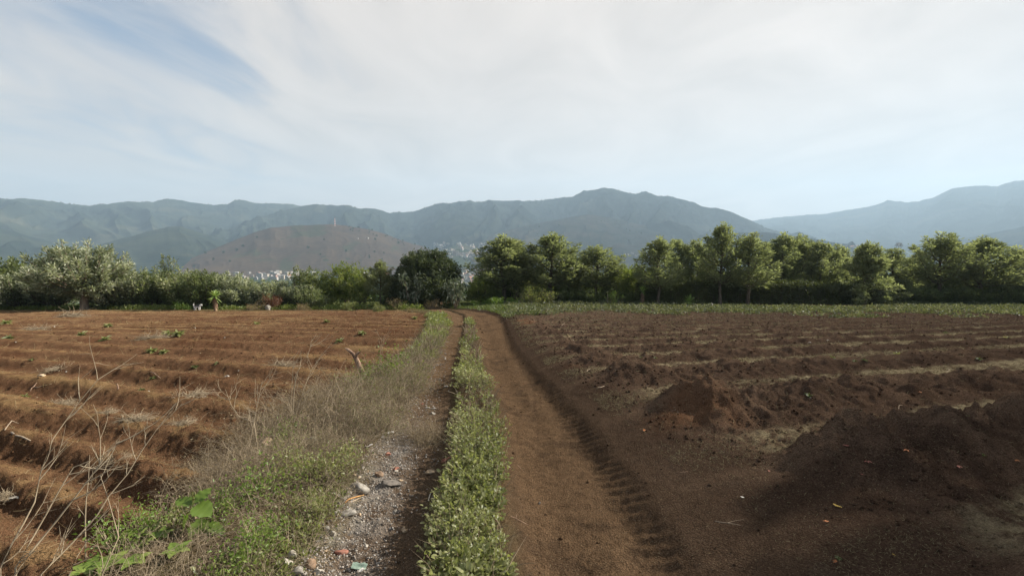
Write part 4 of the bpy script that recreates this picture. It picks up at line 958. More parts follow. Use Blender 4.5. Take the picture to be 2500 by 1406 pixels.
# grassy corner and weeds along the far borders
def far_cover():
    r = np.random.default_rng(49); n = 16000; px = 1085+230*r.random(n); y = 28 + 24*r.random(n); x = (px-1250)/F*y
    ok = ((x > xD(y)+0.1) | (x < xA(y)-0.2) & (y > edgeL(x)-2)) & (x < 4.0) & (y < 53); x, y = x[ok], y[ok]
    V, Fq, Ft, ti = blades(x, y, 0.13+0.22*vn(x*0.6, y*0.6, 46), 0.035, 50, (0.15, 0.7)); mb = MB(); mb.V = []; mb.add(V, Fq, ti); V0 = np.zeros((0, 3)); mb.Fq.setdefault(3, []).append(Ft)
    tag(link('grass', mb.me('grass', [M_GRASS])), 'short green grass on the corner beyond the track bend', 'grass', kind='stuff')
    n = 1500; px = -60 + 1180*r.random(n); y = edgeL((px-1250)/F*41) + 0.2 + 4.0*r.random(n)**1.4; x = (px-1250)/F*y
    ok = (x < xA(y)-0.3) & (vn(x*0.4, y*0.4, 47) > 0.25); x, y = x[ok], y[ok]; n = len(x)
    V, Fc, ti = leafy_tufts(x, y, 0.22+0.35*vn(x*0.3, y*0.3, 48)*r.random(n)+0.15*(x > -18), 22, 0.13, 0.075, 51, (0.15, 0.5, 0.5), 0.8)
    tag(link('border_weeds', MB().add(V, Fc, ti).me('border_weeds', [ML_AIRY])), 'green weeds along the far border of the left field', 'weeds', kind='stuff')
    n = 5000; px = 1180+1400*r.random(n); y = 46.5+8*r.random(n); x = (px-1250)/F*y
    V, Fc, ti = leafy_tufts(x, y, 0.3+0*x, 10, 0.2, 0.1, 52, (0.0, 0.3, 0.3), 0.8)
    ok = None
    tag(link('undergrowth', MB().add(V, Fc, ti).me('undergrowth', [ML_SHADE])), 'dark low undergrowth under the right tree row', 'undergrowth', kind='stuff')
far_cover()
# ------------------------------------------------------------------ things lying about
M_STONE = mat_plain('grey_stone', (0.17, 0.155, 0.135), (0.29, 0.27, 0.235), 22, 0.9, 0.5)
M_STONED = mat_plain('dark_stone', (0.095, 0.085, 0.075), (0.17, 0.15, 0.13), 22, 0.9, 0.5)
M_STONEW = mat_plain('whitish_stone', (0.27, 0.245, 0.205), (0.43, 0.40, 0.345), 18, 0.9, 0.4)
M_STONEB = mat_plain('brown_stone', (0.17, 0.11, 0.07), (0.27, 0.19, 0.13), 20, 0.9, 0.4)
M_STONET = mat_plain('tan_stone', (0.26, 0.19, 0.12), (0.40, 0.31, 0.21), 20, 0.9, 0.4)
M_BRICK = mat_plain('brick_red', (0.20, 0.085, 0.060), (0.29, 0.14, 0.10), 20, 0.9, 0.3)
M_ORANGE = mat_plain('orange_wood', (0.34, 0.17, 0.06), (0.46, 0.27, 0.11), 14, 0.8, 0.3, (1, 1, .2))
M_WOOD = mat_plain('weathered_wood', (0.13, 0.080, 0.055), (0.36, 0.25, 0.175), 14, 0.9, 0.6, (1, 1, .22))
M_WOODP = mat_plain('pale_wood', (0.24, 0.185, 0.13), (0.38, 0.31, 0.23), 14, 0.9, 0.4, (1, 1, .2))
M_CLOTH = mat_plain('green_cloth', (0.12, 0.17, 0.14), (0.22, 0.28, 0.23), 16, 0.9, 0.5)
M_PAPER = mat_plain('white_scrap', (0.42, 0.40, 0.37), (0.58, 0.56, 0.53), 10, 0.9, 0.3)
M_RED = mat_plain('red_scrap', (0.30, 0.07, 0.05), (0.38, 0.12, 0.09), 10, 0.7, 0.3)
ICO = None
def ico(sub=2):
    import bmesh
    bm = bmesh.new(); bmesh.ops.create_icosphere(bm, subdivisions=sub, radius=1.0)
    V = np.array([v.co[:] for v in bm.verts]); Fc = np.array([[v.index for v in f.verts] for f in bm.faces]); bm.free(); return V, Fc
ICO3 = ico(3); ICO2 = ico(2); ICO1 = ico(1)
def stone_mesh(seed, size, mat, ang=0.75, name='stone'):
    """irregular broken stone: a sphere cut by random planes and roughened"""
    r = np.random.default_rng(seed); V, Fc = ICO3; V = V.copy()
    for k in range(9):
        d = rdir(1, 0, r)[0]; h = 0.55+0.3*r.random(); s = V@d; V = V - np.where(s > h, (s-h)*ang*1.7, 0)[:, None]*d
    nz = fbm(V[:, 0]*2.3+V[:, 2]*1.7+seed, V[:, 1]*2.3-V[:, 2]*1.3, 3, seed)
    V = V*(1+0.16*nz)[:, None]*np.array(size)*0.5/0.85
    return mesh(name, V, Fc, [mat], None, False)
def lay(name, lab, cat, px, py, me, group=None, rz=None, sink=0.3, tilt=0.12, lift=None):
    p = hit(px, py); zs = max(v.co.z for v in me.vertices)
    o = link(name, me); o.location = (p[0], p[1], float(G(A(p[0]), A(p[1]))[0]) + (zs*(1-2*sink) if lift is None else lift))
    o.rotation_euler = (rng.normal()*tilt, rng.normal()*tilt, rng.random()*6.28 if rz is None else rz)
    return tag(o, lab, cat, group)
def at_scale(py): return float(plane_hit(1250, py)[1])/F         # metres per pixel at this row

S_ = 0
def stone(lab, px, py, wpx, hpx, mat, dep=0.8, rz=0.0, name='stone', cat='stone', group=None, ang=0.8, sink=0.3):
    global S_; S_ += 1; k = at_scale(py)
    me = stone_mesh(500+S_, (wpx*k, wpx*k*dep, hpx*k), mat, ang)
    return lay(name, lab, cat, px, py, me, group, rz, sink)
stone('flat dark grey slab of stone at the left edge of the bare rut', 950, 1186, 56, 20, M_STONED, 0.55, -0.1)
stone('pale grey block of rough concrete at the weed edge of the left rut', 876, 1200, 46, 34, M_STONE, 0.7, 0.1, 'concrete_chunk', 'rubble')
stone('rounded brown stone beside the flat dark slab', 925, 1166, 21, 20, M_STONEB)
stone('tan flat stone at the right side of the left rut', 1050, 1150, 28, 11, M_STONET, 0.6)
stone('long flat pale stone below the orange stick', 846, 1256, 44, 15, M_STONE, 0.6, 0.1)
stone('smaller pale stone left of the long flat pale stone', 823, 1254, 16, 16, M_STONEW)
stone('upright thin pale stone left of the orange stick', 828, 1236, 9, 17, M_STONE)
stone('egg-shaped brown stone at the bottom photo edge', 759, 1385, 24, 30, M_STONEB, 0.9, 0.0, ang=0.2)
stone('big white broken stone left of the egg-shaped brown stone', 702, 1383, 22, 32, M_STONEW)
stone('white broken stone standing behind the big white one', 714, 1362, 20, 26, M_STONEW)
stone('narrow white stone just above the egg-shaped brown stone', 739, 1355, 13, 18, M_STONEW)
stone('grey stone below the egg-shaped brown stone', 728, 1400, 30, 22, M_STONE)
stone('whitish stone right of the egg-shaped brown stone', 778, 1398, 24, 20, M_STONEW)
stone('pair-like white stone at the weed edge above the rubble fan', 812, 1302, 16, 13, M_STONEW)
stone('grey stone at the weed edge above the rubble fan', 797, 1290, 18, 12, M_STONE)
stone('mossy pale boulder half hidden in the dry bush at the lower left', 655, 1096, 46, 32, M_STONET, 0.8)
stone('grey boulder half hidden in the dry bush, right of the mossy one', 757, 1078, 34, 24, M_STONE, 0.8)
stone('dark stone at the edge of the leafy strip', 1064, 1222, 26, 20, M_STONED)
stone('tan round stone in the rut below the leafy strip edge', 986, 1296, 18, 16, M_STONET)
stone('white pebble in the bare rut, lowest one', 966, 1250, 12, 10, M_STONE)
stone('flat pale stone in the rut beside the middle of the dry bush', 1043, 994, 13, 6, M_STONE)
stone('second flat pale stone in the rut beside the middle of the dry bush', 1060, 998, 15, 6, M_STONE)
stone('flat pale stone in the rut near the red scrap', 1057, 1010, 12, 6, M_STONE)
stone('greyish stone in the rut near the far end of the dry bush', 1087, 945, 12, 7, M_STONE)
stone('round pebble on the near part of the smooth wheel track', 1317, 1229, 7, 7, M_STONED)
stone('yellowish flat stone on a terrace at the left photo edge', 102, 920, 17, 8, M_STONET)
stone('white angular stone on the left field above the dry bush', 554, 922, 12, 9, M_STONEW)
stone('whitish rock at the far border of the left field right of the yucca', 655, 757, 14, 17, M_STONEW, 0.9, 0)
stone('flat pale rock on the far border of the left field near the track bend', 925, 753, 26, 7, M_STONE, 0.6, 0)
stone('white stone on the dark right field', 1399, 830, 5, 5, M_STONEW)
stone('red brick fragment half under the leafy strip', 1089, 1122, 30, 12, M_BRICK, 0.4, 0.35, 'brick_fragment', 'rubble', None, 0.8)
stone('orange brick fragment among the gravel above the brown stone', 946, 1112, 16, 9, M_BRICK, 0.7, 0, 'brick_fragment', 'rubble')
stone('red brick fragment in the lower rubble fan', 832, 1345, 34, 13, M_BRICK, 0.6, 0.1, 'brick_fragment', 'rubble', None, 0.8, 0.35)
stone('flat red brick fragment beside the brown stone', 966, 1146, 18, 8, M_BRICK, 0.7, 0, 'brick_fragment', 'rubble')
for i in range(95):
    py = 1090+320*rng.random()**0.8; e = float(xA(plane_hit(1250, py)[1])); X0 = 1250+e*F/float(plane_hit(1250, py)[1])
    px = X0 - 12 + abs(rng.normal())*80 + (30*rng.random() if py > 1250 else 0); px = min(px, 1060)
    stone('small pale stone in the rubble along the left rut', px, py, 5+8*rng.random()**2, 4+5*rng.random()**2, (M_STONEW, M_STONE, M_STONE, M_STONED, M_STONET)[rng.integers(5)], 0.8, None, 'stone', 'stone', 'small stones in the rubble along the left rut')
for i in range(16):
    py = 800+250*rng.random(); px = 30+640*rng.random()
    if py > 960 and px > 600: continue
    stone('tiny whitish stone lying on the reddish left field', px, py, 3+2*rng.random(), 3, M_STONEW if rng.random() < .6 else M_STONET, 0.8, None, 'stone', 'stone', 'tiny stones on the left field')

def gravel():
    r = np.random.default_rng(59); n = 22000; y = 2.3*(14/2.3)**(r.random(n)**0.9); t = np.abs(r.normal(size=n))*0.42 - 0.05
    x = xA(y) + (xB(y)-xA(y))*t; ok = (t < 1.02) & (r.random(n) < np.interp(y, [2.3, 5, 6.5, 8, 14], [1, 0.9, 0.3, 0.12, 0.08])*np.where(t > 0.65, 0.3, 1)*(0.35+1.1*vn(x*2, y*2, 57))); x, y = x[ok], y[ok]; n = len(x)
    s = np.interp(y, [2.3, 6, 14], [0.0058, 0.008, 0.017])*(0.35+1.4*r.random(n)**2.2); V, Fc = ICO1
    P = V[None]*s[:, None, None]*A(1, 1, 0.75)*(0.65+0.6*r.random((n, len(V), 1))) + np.stack([x, y, G(x, y, True)+s*0.2], -1)[:, None]
    Fa = (np.arange(n)[:, None, None]*len(V)+Fc[None]).reshape(-1, 3)
    m = mat_tint('gravel', ((0.13, 0.115, 0.10), (0.22, 0.20, 0.175), (0.34, 0.315, 0.28), (0.25, 0.19, 0.145), (0.55, 0.53, 0.49)))
    o = link('gravel', MB().add(P.reshape(-1, 3), Fa, np.repeat(r.random(n)**1.3, len(V))).me('gravel', [m])); tag(o, 'loose grey gravel and ash spilling into the left rut', 'gravel', kind='stuff')
gravel()

# sticks, scraps, dead branch
def stick_mesh(name, pts, r0, r1, mat, sides=6):
    P = np.array(pts, float); K = len(P); V, Fc, _ = tubes(P[None], np.linspace(r0, r1, K)[None], sides)
    n = len(V); caps = np.array([list(range(sides))[::-1], list(range(n-sides, n))]); mb = MB(); mb.add(V, Fc)
    mb.Fq.setdefault(sides, []).append(caps); return mb.me(name, [mat], False)
def stick(lab, p0, p1, r, mat, name='stick', cat='stick', group=None, bendz=0.0, fork=None):
    r = r*0.55
    a = hit(*p0); b = hit(*p1); a[2] = g1(a[0], a[1], True)+r*1.1; b[2] = g1(b[0], b[1], True)+r*1.1
    m = (a+b)/2 + A(0, 0, bendz) + rng.normal(size=3)*np.linalg.norm(b-a)*0.03
    mb = MB(); V, Fc, _ = tubes(np.stack([a, (a+m)/2+rng.normal(size=3)*r, m, (m+b)/2, b])[None]-a, np.array([[1, 1, .9, .8, .65]])*r, 5); mb.add(V, Fc)
    mb.Fq.setdefault(5, []).append(np.array([[4, 3, 2, 1, 0], [20, 21, 22, 23, 24]]))
    if fork:
        f = hit(*fork); f[2] = g1(f[0], f[1], True)+r*2; V, Fc, _ = tubes(np.stack([m, (m+f)/2+A(0, 0, r*2), f])[None]-a, np.array([[.8, .6, .3]])*r, 5); mb.add(V, Fc)
    o = link(name, mb.me(name, [mat])); o.location = a; return tag(o, lab, cat, group)
stick('bright orange stick lying on the rubble', (842, 1230), (893, 1208), 0.014, M_ORANGE)
stick('dark thin stick pointing right from the orange stick', (895, 1206), (921, 1222), 0.008, M_BARK)
stick('pale flat splinter of wood just below the orange stick', (850, 1230), (880, 1219), 0.016, M_WOODP)
stick('bone-like pale stick at the edge of the leafy strip', (1046, 1225), (1055, 1197), 0.012, M_STONEW)
stick('pale stick on the dark ridge near the track', (1457, 951), (1475, 943), 0.014, M_WOODP)
stick('small pale stick higher up on the dark ridges', (1429, 907), (1440, 901), 0.014, M_WOODP)
stick('thin pale twig on the far dark ridges', (1369, 799), (1378, 795), 0.015, M_WOODP)
stick('pale dry twig lying in the first furrow', (1645, 995), (1657, 1008), 0.006, M_WOODP, fork=(1640, 1003))
stick('dry root-like twig standing pale on the right slope', (2306, 903), (2330, 908), 0.012, M_WOODP, fork=(2306, 912))
stick('forked pale root on the right ridge slope', (2121, 1026), (2134, 1044), 0.007, M_WOODP, fork=(2137, 1030))
stick('curled pale stem on the right ridge slope', (2192, 1004), (2203, 992), 0.005, M_WOODP, bendz=0.03)
stick('feathery dried twig on the dark flat soil', (1745, 1271), (1808, 1280), 0.004, M_WOODP, fork=(1815, 1268))
stick('bent twig in the dark soil beside the tyre treads', (1657, 1153), (1680, 1150), 0.005, M_WOOD)
stick('dry root sticking out of the bank by the leafy strip', (1228, 1250), (1288, 1279), 0.006, M_WOOD, fork=(1262, 1256))
stick('small forked twig on the bright bank of the track', (1263, 1134), (1278, 1149), 0.005, M_WOOD)
stick('broken pale stake lying on the left terraces', (84, 945), (126, 936), 0.014, M_WOODP)
stick('shorter stake crossing the broken pale stake', (74, 956), (90, 933), 0.012, M_WOOD)
stick('dark stick across a terrace of the left field', (367, 910), (392, 923), 0.016, M_WOOD)
stick('weathered split board on the near left terrace', (28, 1058), (74, 1076), 0.022, M_WOODP)
stick('pale broken splinter at the left photo edge', (12, 1052), (46, 1036), 0.012, M_WOODP)
def upright(lab, px, py, top, r, mat, name='post', cat='post', lean=0.0):
    p = hit(px, py); k = p[1]/F; h = (py-top)*k
    me = stick_mesh(name, [(0, 0, -0.1), (lean*h*0.5, 0, h*0.5), (lean*h, 0, h)], r, r*0.8, mat, 7); o = link(name, me); o.location = p; return tag(o, lab, cat)
upright('thin pale wooden post standing in the bean crop', 1483, 746, 711, 0.035, M_WOODP)
upright('short whitish stake at the far side of the bean crop', 1738, 754, 742, 0.05, M_STONEW)
upright('short broken stake standing on the left terraces', 290, 949, 936, 0.015, M_WOOD, 'stake', 'stake', -0.3)
def scrap(lab, px, py, wpx, hpx, mat, name='scrap', cat='litter', seed=1, group=None):
    r = np.random.default_rng(seed); k = at_scale(py); n = 9; u_, v_ = np.meshgrid(np.linspace(-1, 1, n), np.linspace(-1, 1, n)); u_, v_ = u_.ravel(), v_.ravel()
    ed = 1-0.25*vn(np.arctan2(v_, u_)*2+9, u_*0, seed); x, y = u_*wpx*k*0.5*ed, v_*wpx*k*0.3*ed; z = 0.010+wpx*k*0.12*(fbm(u_*1.5+seed, v_*1.5, 2, seed)+0.5)
    i, j = np.meshgrid(np.arange(n-1), np.arange(n-1), indexing='ij'); q = np.stack([i*n+j, i*n+j+1, (i+1)*n+j+1, (i+1)*n+j], -1).reshape(-1, 4)
    V = np.stack([x, y, z], -1); t = 0.003; V2 = np.concatenate([V, V-A(0, 0, t)]); me = mesh(name, V2, np.concatenate([q, q[:, ::-1]+n*n]), [mat], None, True)
    return lay(name, lab, cat, px, py, me, group, r.random()*0.8, 0, 0.15, 0.004)
scrap('torn green cloth half buried at the bottom of the rut', 876, 1382, 44, 18, M_CLOTH, 'cloth_scrap', 'cloth', 3)
scrap('white paper scrap below the torn green cloth', 883, 1395, 17, 10, M_PAPER, 'paper_scrap', 'paper', 4)
scrap('white plastic strip at the top of the gravel by the dry bush', 902, 1092, 18, 10, M_PAPER, 'plastic_scrap', 'plastic', 5)
scrap('crumpled white plastic in front of the dry bush', 936, 1070, 10, 14, M_PAPER, 'plastic_scrap', 'plastic', 6)
scrap('row of white flakes beside the crumpled plastic', 953, 1060, 22, 8, M_PAPER, 'plastic_scrap', 'plastic', 7)
scrap('small red scrap lying in the left rut', 1030, 987, 9, 6, M_RED, 'plastic_scrap', 'plastic', 8)
scrap('red plastic scrap on the edge of the left field', 692, 972, 6, 9, M_RED, 'plastic_scrap', 'plastic', 9)
scrap('orange-red scrap low in the left rut', 1048, 1038, 7, 5, M_BRICK, 'plastic_scrap', 'plastic', 10)
scrap('white scrap by the edge of the left field', 500, 968, 10, 7, M_PAPER, 'paper_scrap', 'paper', 11)
scrap('scrap of torn white sacking on the near left terrace', 40, 1218, 26, 8, M_STONE, 'sacking_scrap', 'cloth', 12)

def dead_branch():
    e0 = hit(893, 926); Yb = float(e0[1]); k = Yb/F
    def q(px, py, dy=0.0): return A((px-893)*k, dy, (926-py)*k)
    mb = MB()
    P = np.stack([q(896, 932), q(886, 912), q(877, 893, .03), q(868, 874, .05), q(860, 862, .06), q(848, 851, .05), q(841, 848, .05)]); V, Fc, _ = tubes(P[None], np.array([[.062, .055, .058, .050, .042, .028, .006]])*0.95, 9)
    V = V*(1+0.0) + 0.016*np.stack([fbm(V[:, 0]*30, V[:, 2]*12, 2, 3), fbm(V[:, 1]*30, V[:, 2]*12, 2, 4), 0*V[:, 0]], -1); mb.add(V, Fc)
    o = link('trunk', mb.me('branch_trunk', [M_WOOD], True)); 
    mb = MB(); P = np.stack([q(868, 876, .05), q(870, 867, .02), q(872, 862, 0), q(878, 858, -.02), q(884, 854, -.03)]); V, Fc, _ = tubes(P[None], np.array([[.045, .036, .03, .024, .006]]), 7); mb.add(V, Fc)
    f = link('fork', mb.me('branch_fork', [M_WOOD], True))
    e = empty('dead_branch', e0); tag(e, 'barkless forked dead branch standing up out of the dry bush', 'dead branch'); o.parent = e; f.parent = e
dead_branch()

# dry bushes heaped along the shoulder of the track
def dry_bush(seed, n=520, H=0.55, w=0.55, lean=(-0.25, 0.1), matl=ML_DRYL):
    r = np.random.default_rng(seed); b = np.stack([r.normal(size=n)*w*0.42, r.normal(size=n)*w*0.5, np.full(n, -0.03)], -1)
    d = rdir(n, 0.55, r)*A(1, 1, 0.9) + A(lean[0], lean[1], 0.3); d[:, 2] = np.abs(d[:, 2]); L = H*(0.5+0.75*r.random(n)); K = 6
    Pc = curve(b, d, L, K, 0.17, 0.35, r); mb = MB(); V, Fc, q = tubes(Pc, np.linspace(0.0030, 0.0011, K)[None]*(0.6+0.9*r.random((n, 1))), 3); mb.add(V, Fc, np.repeat(0.1+0.8*r.random(n), q))
    # side twigs
    m = n*3; ii = r.integers(0, n, m); kk = r.integers(1, K, m); Q = Pc[ii, kk]; Pt = curve(Q, rdir(m, 0.3, r), 0.11*(0.4+r.random(m)), 4, 0.25, 0.1, r)
    V, Fc, q = tubes(Pt, np.linspace(0.0013, 0.0006, 4)[None]+0*ii[:, None], 3); mb.add(V, Fc, np.repeat(0.2+0.75*r.random(m), q))
    # withered leaves and seed heads
    nl = n*5; ii = r.integers(0, m, nl); P = Pt[ii, -1]+r.normal(size=(nl, 3))*0.02; V, Fc, q = leaf4(P, rdir(nl, 0, r), rdir(nl, 0.3, r), 0.020*(0.5+r.random(nl)), 0.009*(0.5+r.random(nl)))
    lb = MB().add(V, Fc, np.repeat(r.random(nl), q))
    return [('stem', mb.me('dry_bush_stems', [M_DRY])), ('foliage', lb.me('dry_bush_leaves', [matl]))]
DBS = [dry_bush(601), dry_bush(602, 560, 0.62, 0.6, (-0.35, 0.0)), dry_bush(603, 460, 0.5, 0.5, (-0.1, 0.1), ML_WEED)]
for (px, py, s, k, lab) in ((560, 1180, 0.62, 0, 'grey dry bush nearest the broad-leaved plant'), (520, 1150, 0.55, 1, 'grey dry twiggy bush furthest left on the shoulder'), (655, 1150, 0.6, 1, 'dry bush between the mossy boulder and the broad-leaved plant'),
                            (640, 1080, 0.7, 0, 'dry bush behind the mossy boulder'), (730, 1040, 0.95, 1, 'tall dry bush at the near end of the heap'), (800, 1030, 1.0, 0, 'dense grey dry bush in the middle of the heap'),
                            (800, 990, 1.0, 1, 'big grey dry bush at the field side of the heap'), (880, 1005, 0.85, 2, 'greenish dry bush at the rut side of the heap'), (850, 975, 0.85, 0, 'dry bush just below the dead branch'),
                            (940, 965, 0.8, 2, 'greenish-grey dry bush right of the dead branch'), (960, 930, 1.05, 1, 'dry pale bush at the far end of the heap'), (905, 1045, 0.8, 2, 'low dry bush at the gravel edge'), (985, 945, 0.9, 2, 'low greenish dry bush touching the left rut'), (760, 1100, 0.55, 2, 'low dry bush beside the grey boulder')):
    p = hit(px, py); plant('dry_bush', lab, 'dry bush', p, DBS[k], 'dry bushes heaped on the left shoulder', rng.normal()*0.3, (s*1.15, s*1.15, s))
HB = shrub(611, 0.42, 0.4, ML_FRESH, 46, 12, 0.045, 0.004, (0.3, 0.4, 0.4)); HB2 = shrub(612, 0.36, 0.4, ML_WEED, 50, 12, 0.04, 0.004, (0.35, 0.4, 0.4))
for (px, py, s, k, lab) in ((945, 925, 1.35, HB, 'bright green leafy weed right of the dead branch'), (878, 945, 0.9, HB, 'small yellow-green weed at the foot of the dead branch'), (745, 1180, 0.75, HB2, 'pale green bushy weed above the rubble, left one'), (800, 1170, 0.8, HB2, 'pale green bushy weed above the rubble, middle one'),
                            (700, 1150, 0.7, HB2, 'pale green weed beside the mossy boulder'), (845, 1140, 0.75, HB2, 'pale green weed next to the top of the gravel'), (775, 1260, 0.5, HB2, 'pale green weed by the long flat stone'), (640, 1215, 0.75, HB, 'tall bright green weed right of the broad-leaved plant'), (640, 1330, 0.6, HB, 'bright green weed at the bottom photo edge by the white stones'),
                            (600, 1390, 0.6, HB, 'yellow-green weed cut by the bottom photo edge'), (300, 1345, 0.7, HB, 'yellow-green weed at the field edge near the bare stalks'), (365, 1300, 0.55, HB, 'bright green weed between the stalks and the broad-leaved plant'), (545, 1262, 0.6, HB, 'small lime green weed beside the broad-leaved plant'), (690, 1080, 0.6, HB, 'yellow-green sprig in front of the tall dry bush'), (1045, 1075, 0.6, DBS[0], 'grey dry tuft leaning out of the leafy strip')):
    p = hit(px, py); plant('weed', lab, 'weed', p, k, 'single weeds on the left shoulder', rng.random()*6, (s, s, s))

# broad-leaved plant with toothed leaves
def toothed_leaf(mb, base, d, nrm, L, W, ti, bend=0.25, seed=0):
    r = np.random.default_rng(seed); d = unit(np.array(d, float)); s = unit(np.cross(d, nrm)); n_ = np.cross(s, d); K = 15; t = np.linspace(0, 1, K)
    wv = W*0.5*np.sin(np.pi*np.clip(t, 0.02, 1)**0.75)**0.8; teeth = np.array([1, .84]*8)[:K]; teeth[0] = 1; wv = wv*teeth*(1+0.08*r.normal(size=K)); wv[-1] = 0.002
    c = np.array(base) + d*t[:, None]*L - n_*(t[:, None]**2)*L*bend; up = n_*(np.abs(wv)[:, None])*0.22; rip = n_*(0.02*L*np.sin(t*22+seed))[:, None]
    V = np.concatenate([c, c+s*wv[:, None]*0.55+up*0.7+rip, c+s*wv[:, None]+up+rip*1.6, c-s*wv[:, None]*0.55+up*0.7-rip, c-s*wv[:, None]+up-rip*1.6])
    F_ = []
    for k in range(K-1):
        for a, b in ((0, K), (K, 2*K), (3*K, 0), (4*K, 3*K)): F_.append((a+k, b+k, b+k+1, a+k+1))
    mb.add(V, np.array(F_), ti)
def broad_plant():
    e0 = hit(478, 1300); k = float(e0[1])/F; mb = MB(); tm = MB()
    q = lambda px, py, dy=0.0: A((px-478)*k, dy, (1300-py)*k)
    spec = (((470, 1225), (415, 1218), .10, .3), ((480, 1228), (525, 1235), .16, -.2), ((462, 1255), (425, 1320), .17, .1), ((490, 1262), (505, 1310), .17, -.35), ((505, 1278), (552, 1287), .10, -.1), ((470, 1290), (455, 1322), .09, -.2), ((482, 1220), (500, 1195), .10, .3))
    hub = q(472, 1235)
    V, Fc, _ = tubes(np.stack([q(478, 1306), q(476, 1270, .02), q(472, 1232)])[None], np.array([[.008, .007, .005]]), 6); tm.add(V, Fc)
    for i, (a, b, wd, dy) in enumerate(spec):
        p0 = q(*a); p1 = q(*b) + A(0, dy*0.25, 0); L = np.linalg.norm(p1-p0); toothed_leaf(mb, p0, p1-p0, A(0.15, -0.35, 1.0), L*1.15, wd, 0.35+0.1*(i % 4), 0.22, i)
        V, Fc, _ = tubes(np.stack([q(475, 1268, .01), (q(475, 1268)+p0)/2+A(0, 0, .01), p0])[None], np.array([[.005, .004, .003]]), 5); tm.add(V, Fc)
    e = plant('broad_leaved_plant', 'plant with large toothed pale green leaves at the lower left', 'plant', e0, [('foliage', mb.me('toothed_leaves', [ML_FRESH], True)), ('stem', tm.me('broad_stem', [M_DRY], True))])
    for (px, py, a, L, wd, lab) in ((560, 1240, 0.5, .10, .06, 'small broad-leaved plant right of the large-leaved one'), (430, 1360, 1.2, .11, .07, 'broad-leaved plant lying low in the dry grass below the large-leaved one'), (330, 1385, 2.2, .10, .07, 'broad-leaved plant at the bottom edge between the stalks and the large-leaved one'), (268, 1392, 2.6, .13, .09, 'low plant with broad folded leaves at the bottom of the bare stalks'), (215, 1404, 0.6, .12, .08, 'small yellowing broad-leaved plant at the bottom left'), (395, 1320, 2.0, .11, .05, 'small plant with long grassy leaves left of the broad-leaved plant')):
        p = hit(px, py); mb = MB()
        for i in range(5):
            th = a+i*1.25; toothed_leaf(mb, (0, 0, 0.04), (math.cos(th), math.sin(th), 0.55), A(0, 0, 1.), L*(0.8+0.3*rng.random()), wd, 0.5+0.1*i, 0.35, i+9)
        me = mb.me('small_broad_leaves', [ML_FRESH], True); o = link('broad_leaved_plant', me); o.location = p; tag(o, lab, 'plant')
broad_plant()

# bare dry stalks in the lower left corner
def stalk(lab, pts, Y0, Y1, r0, twigs, seed, group='bare dry stalks in the lower left corner'):
    r0 *= 1.05; r = np.random.default_rng(seed); n = len(pts); Ys = np.linspace(Y0, Y1, n); P = np.stack([at(p[0], p[1], y) for p, y in zip(pts, Ys)])
    base = P[0].copy(); gz = g1(base[0], base[1]); P = np.concatenate([[[base[0]-0.02, base[1], gz-0.03]], P]) if base[2] > gz else P
    o_ = P[0].copy(); P = P - o_; K = len(P); mb = MB(); V, Fc, _ = tubes(P[None], np.linspace(r0, r0*0.35, K)[None], 6); mb.add(V, Fc, 0.7)
    tw = MB(); twf = []
    for k in range(twigs):
        i = r.integers(1, K-1); t = r.random(); s = P[i]*(1-t)+P[i+1]*t; d = unit(P[i+1]-P[i]) + A(0.7*r.choice([-1, 1]), 0.3*r.normal(), 0.25*r.normal()); L = 0.12+0.28*r.random()
        C_ = curve(s[None], d[None], A(L), 6, 0.12, -0.25, r); V, Fc, _ = tubes(C_, np.linspace(r0*0.55, r0*0.15, 6)[None], 4); tw.V.append(V); twf.append(Fc)
        for j in range(2):
            C2 = curve(C_[0, 2+j][None], unit(d+rdir(1, 0.2, r)[0]*0.9)[None], A(L*0.45), 4, 0.15, 0, r); V, Fc, _ = tubes(C2, np.linspace(r0*0.3, r0*0.1, 4)[None], 4); tw.V.append(V); twf.append(Fc)
    e = empty('dry_stalk', o_); tag(e, lab, 'dry stalk', group); [mb.add(v_, f_, 0.8) for v_, f_ in zip(tw.V, twf)]; link('stem', mb.me('stalk_stem', [M_DRY], True), e)
stalk('longest dry stalk, rising from the bottom edge to the right', [(36, 1404), (85, 1335), (138, 1271), (215, 1172), (255, 1118), (292, 1074)], 2.5, 2.75, 0.0065, 7, 1)
stalk('dry stalk with a long sideways fork, second from the left', [(38, 1386), (75, 1320), (115, 1251), (140, 1205), (164, 1164), (180, 1140), (218, 1125)], 2.7, 2.9, 0.0055, 6, 2)
stalk('far-reaching thin dry stalk with many side twigs', [(100, 1402), (140, 1362), (179, 1322), (238, 1256), (266, 1210), (312, 1156), (346, 1100), (384, 1046), (445, 985)], 2.6, 3.2, 0.0045, 12, 3)
stalk('short thick dry stalk at the left photo edge', [(0, 1386), (30, 1325), (61, 1271), (85, 1225), (100, 1150), (130, 1070), (190, 985), (240, 925)], 2.7, 3.2, 0.0055, 10, 4)
stalk('short straight dry stalk in front of the yellow-green weed', [(169, 1402), (190, 1355), (218, 1312)], 2.55, 2.6, 0.004, 2, 5)
stalk('upright dry stalk with curled twigs crossing the terraces', [(208, 1275), (210, 1225), (216, 1170), (219, 1110)], 3.2, 3.3, 0.0045, 4, 6)
stalk('dry stalk leaning over the dark hollow left of the dry bush', [(250, 1400), (290, 1310), (262, 1210), (245, 1160)], 2.7, 3.0, 0.004, 4, 7)
GS = 'tall thin stems in the dry bush'
stalk('tallest thin stem rising from the dry bush in front of the field', [(712, 1060), (716, 980), (722, 915), (750, 870), (757, 850), (760, 832)], 5.9, 6.3, 0.0065, 9, 11, GS)
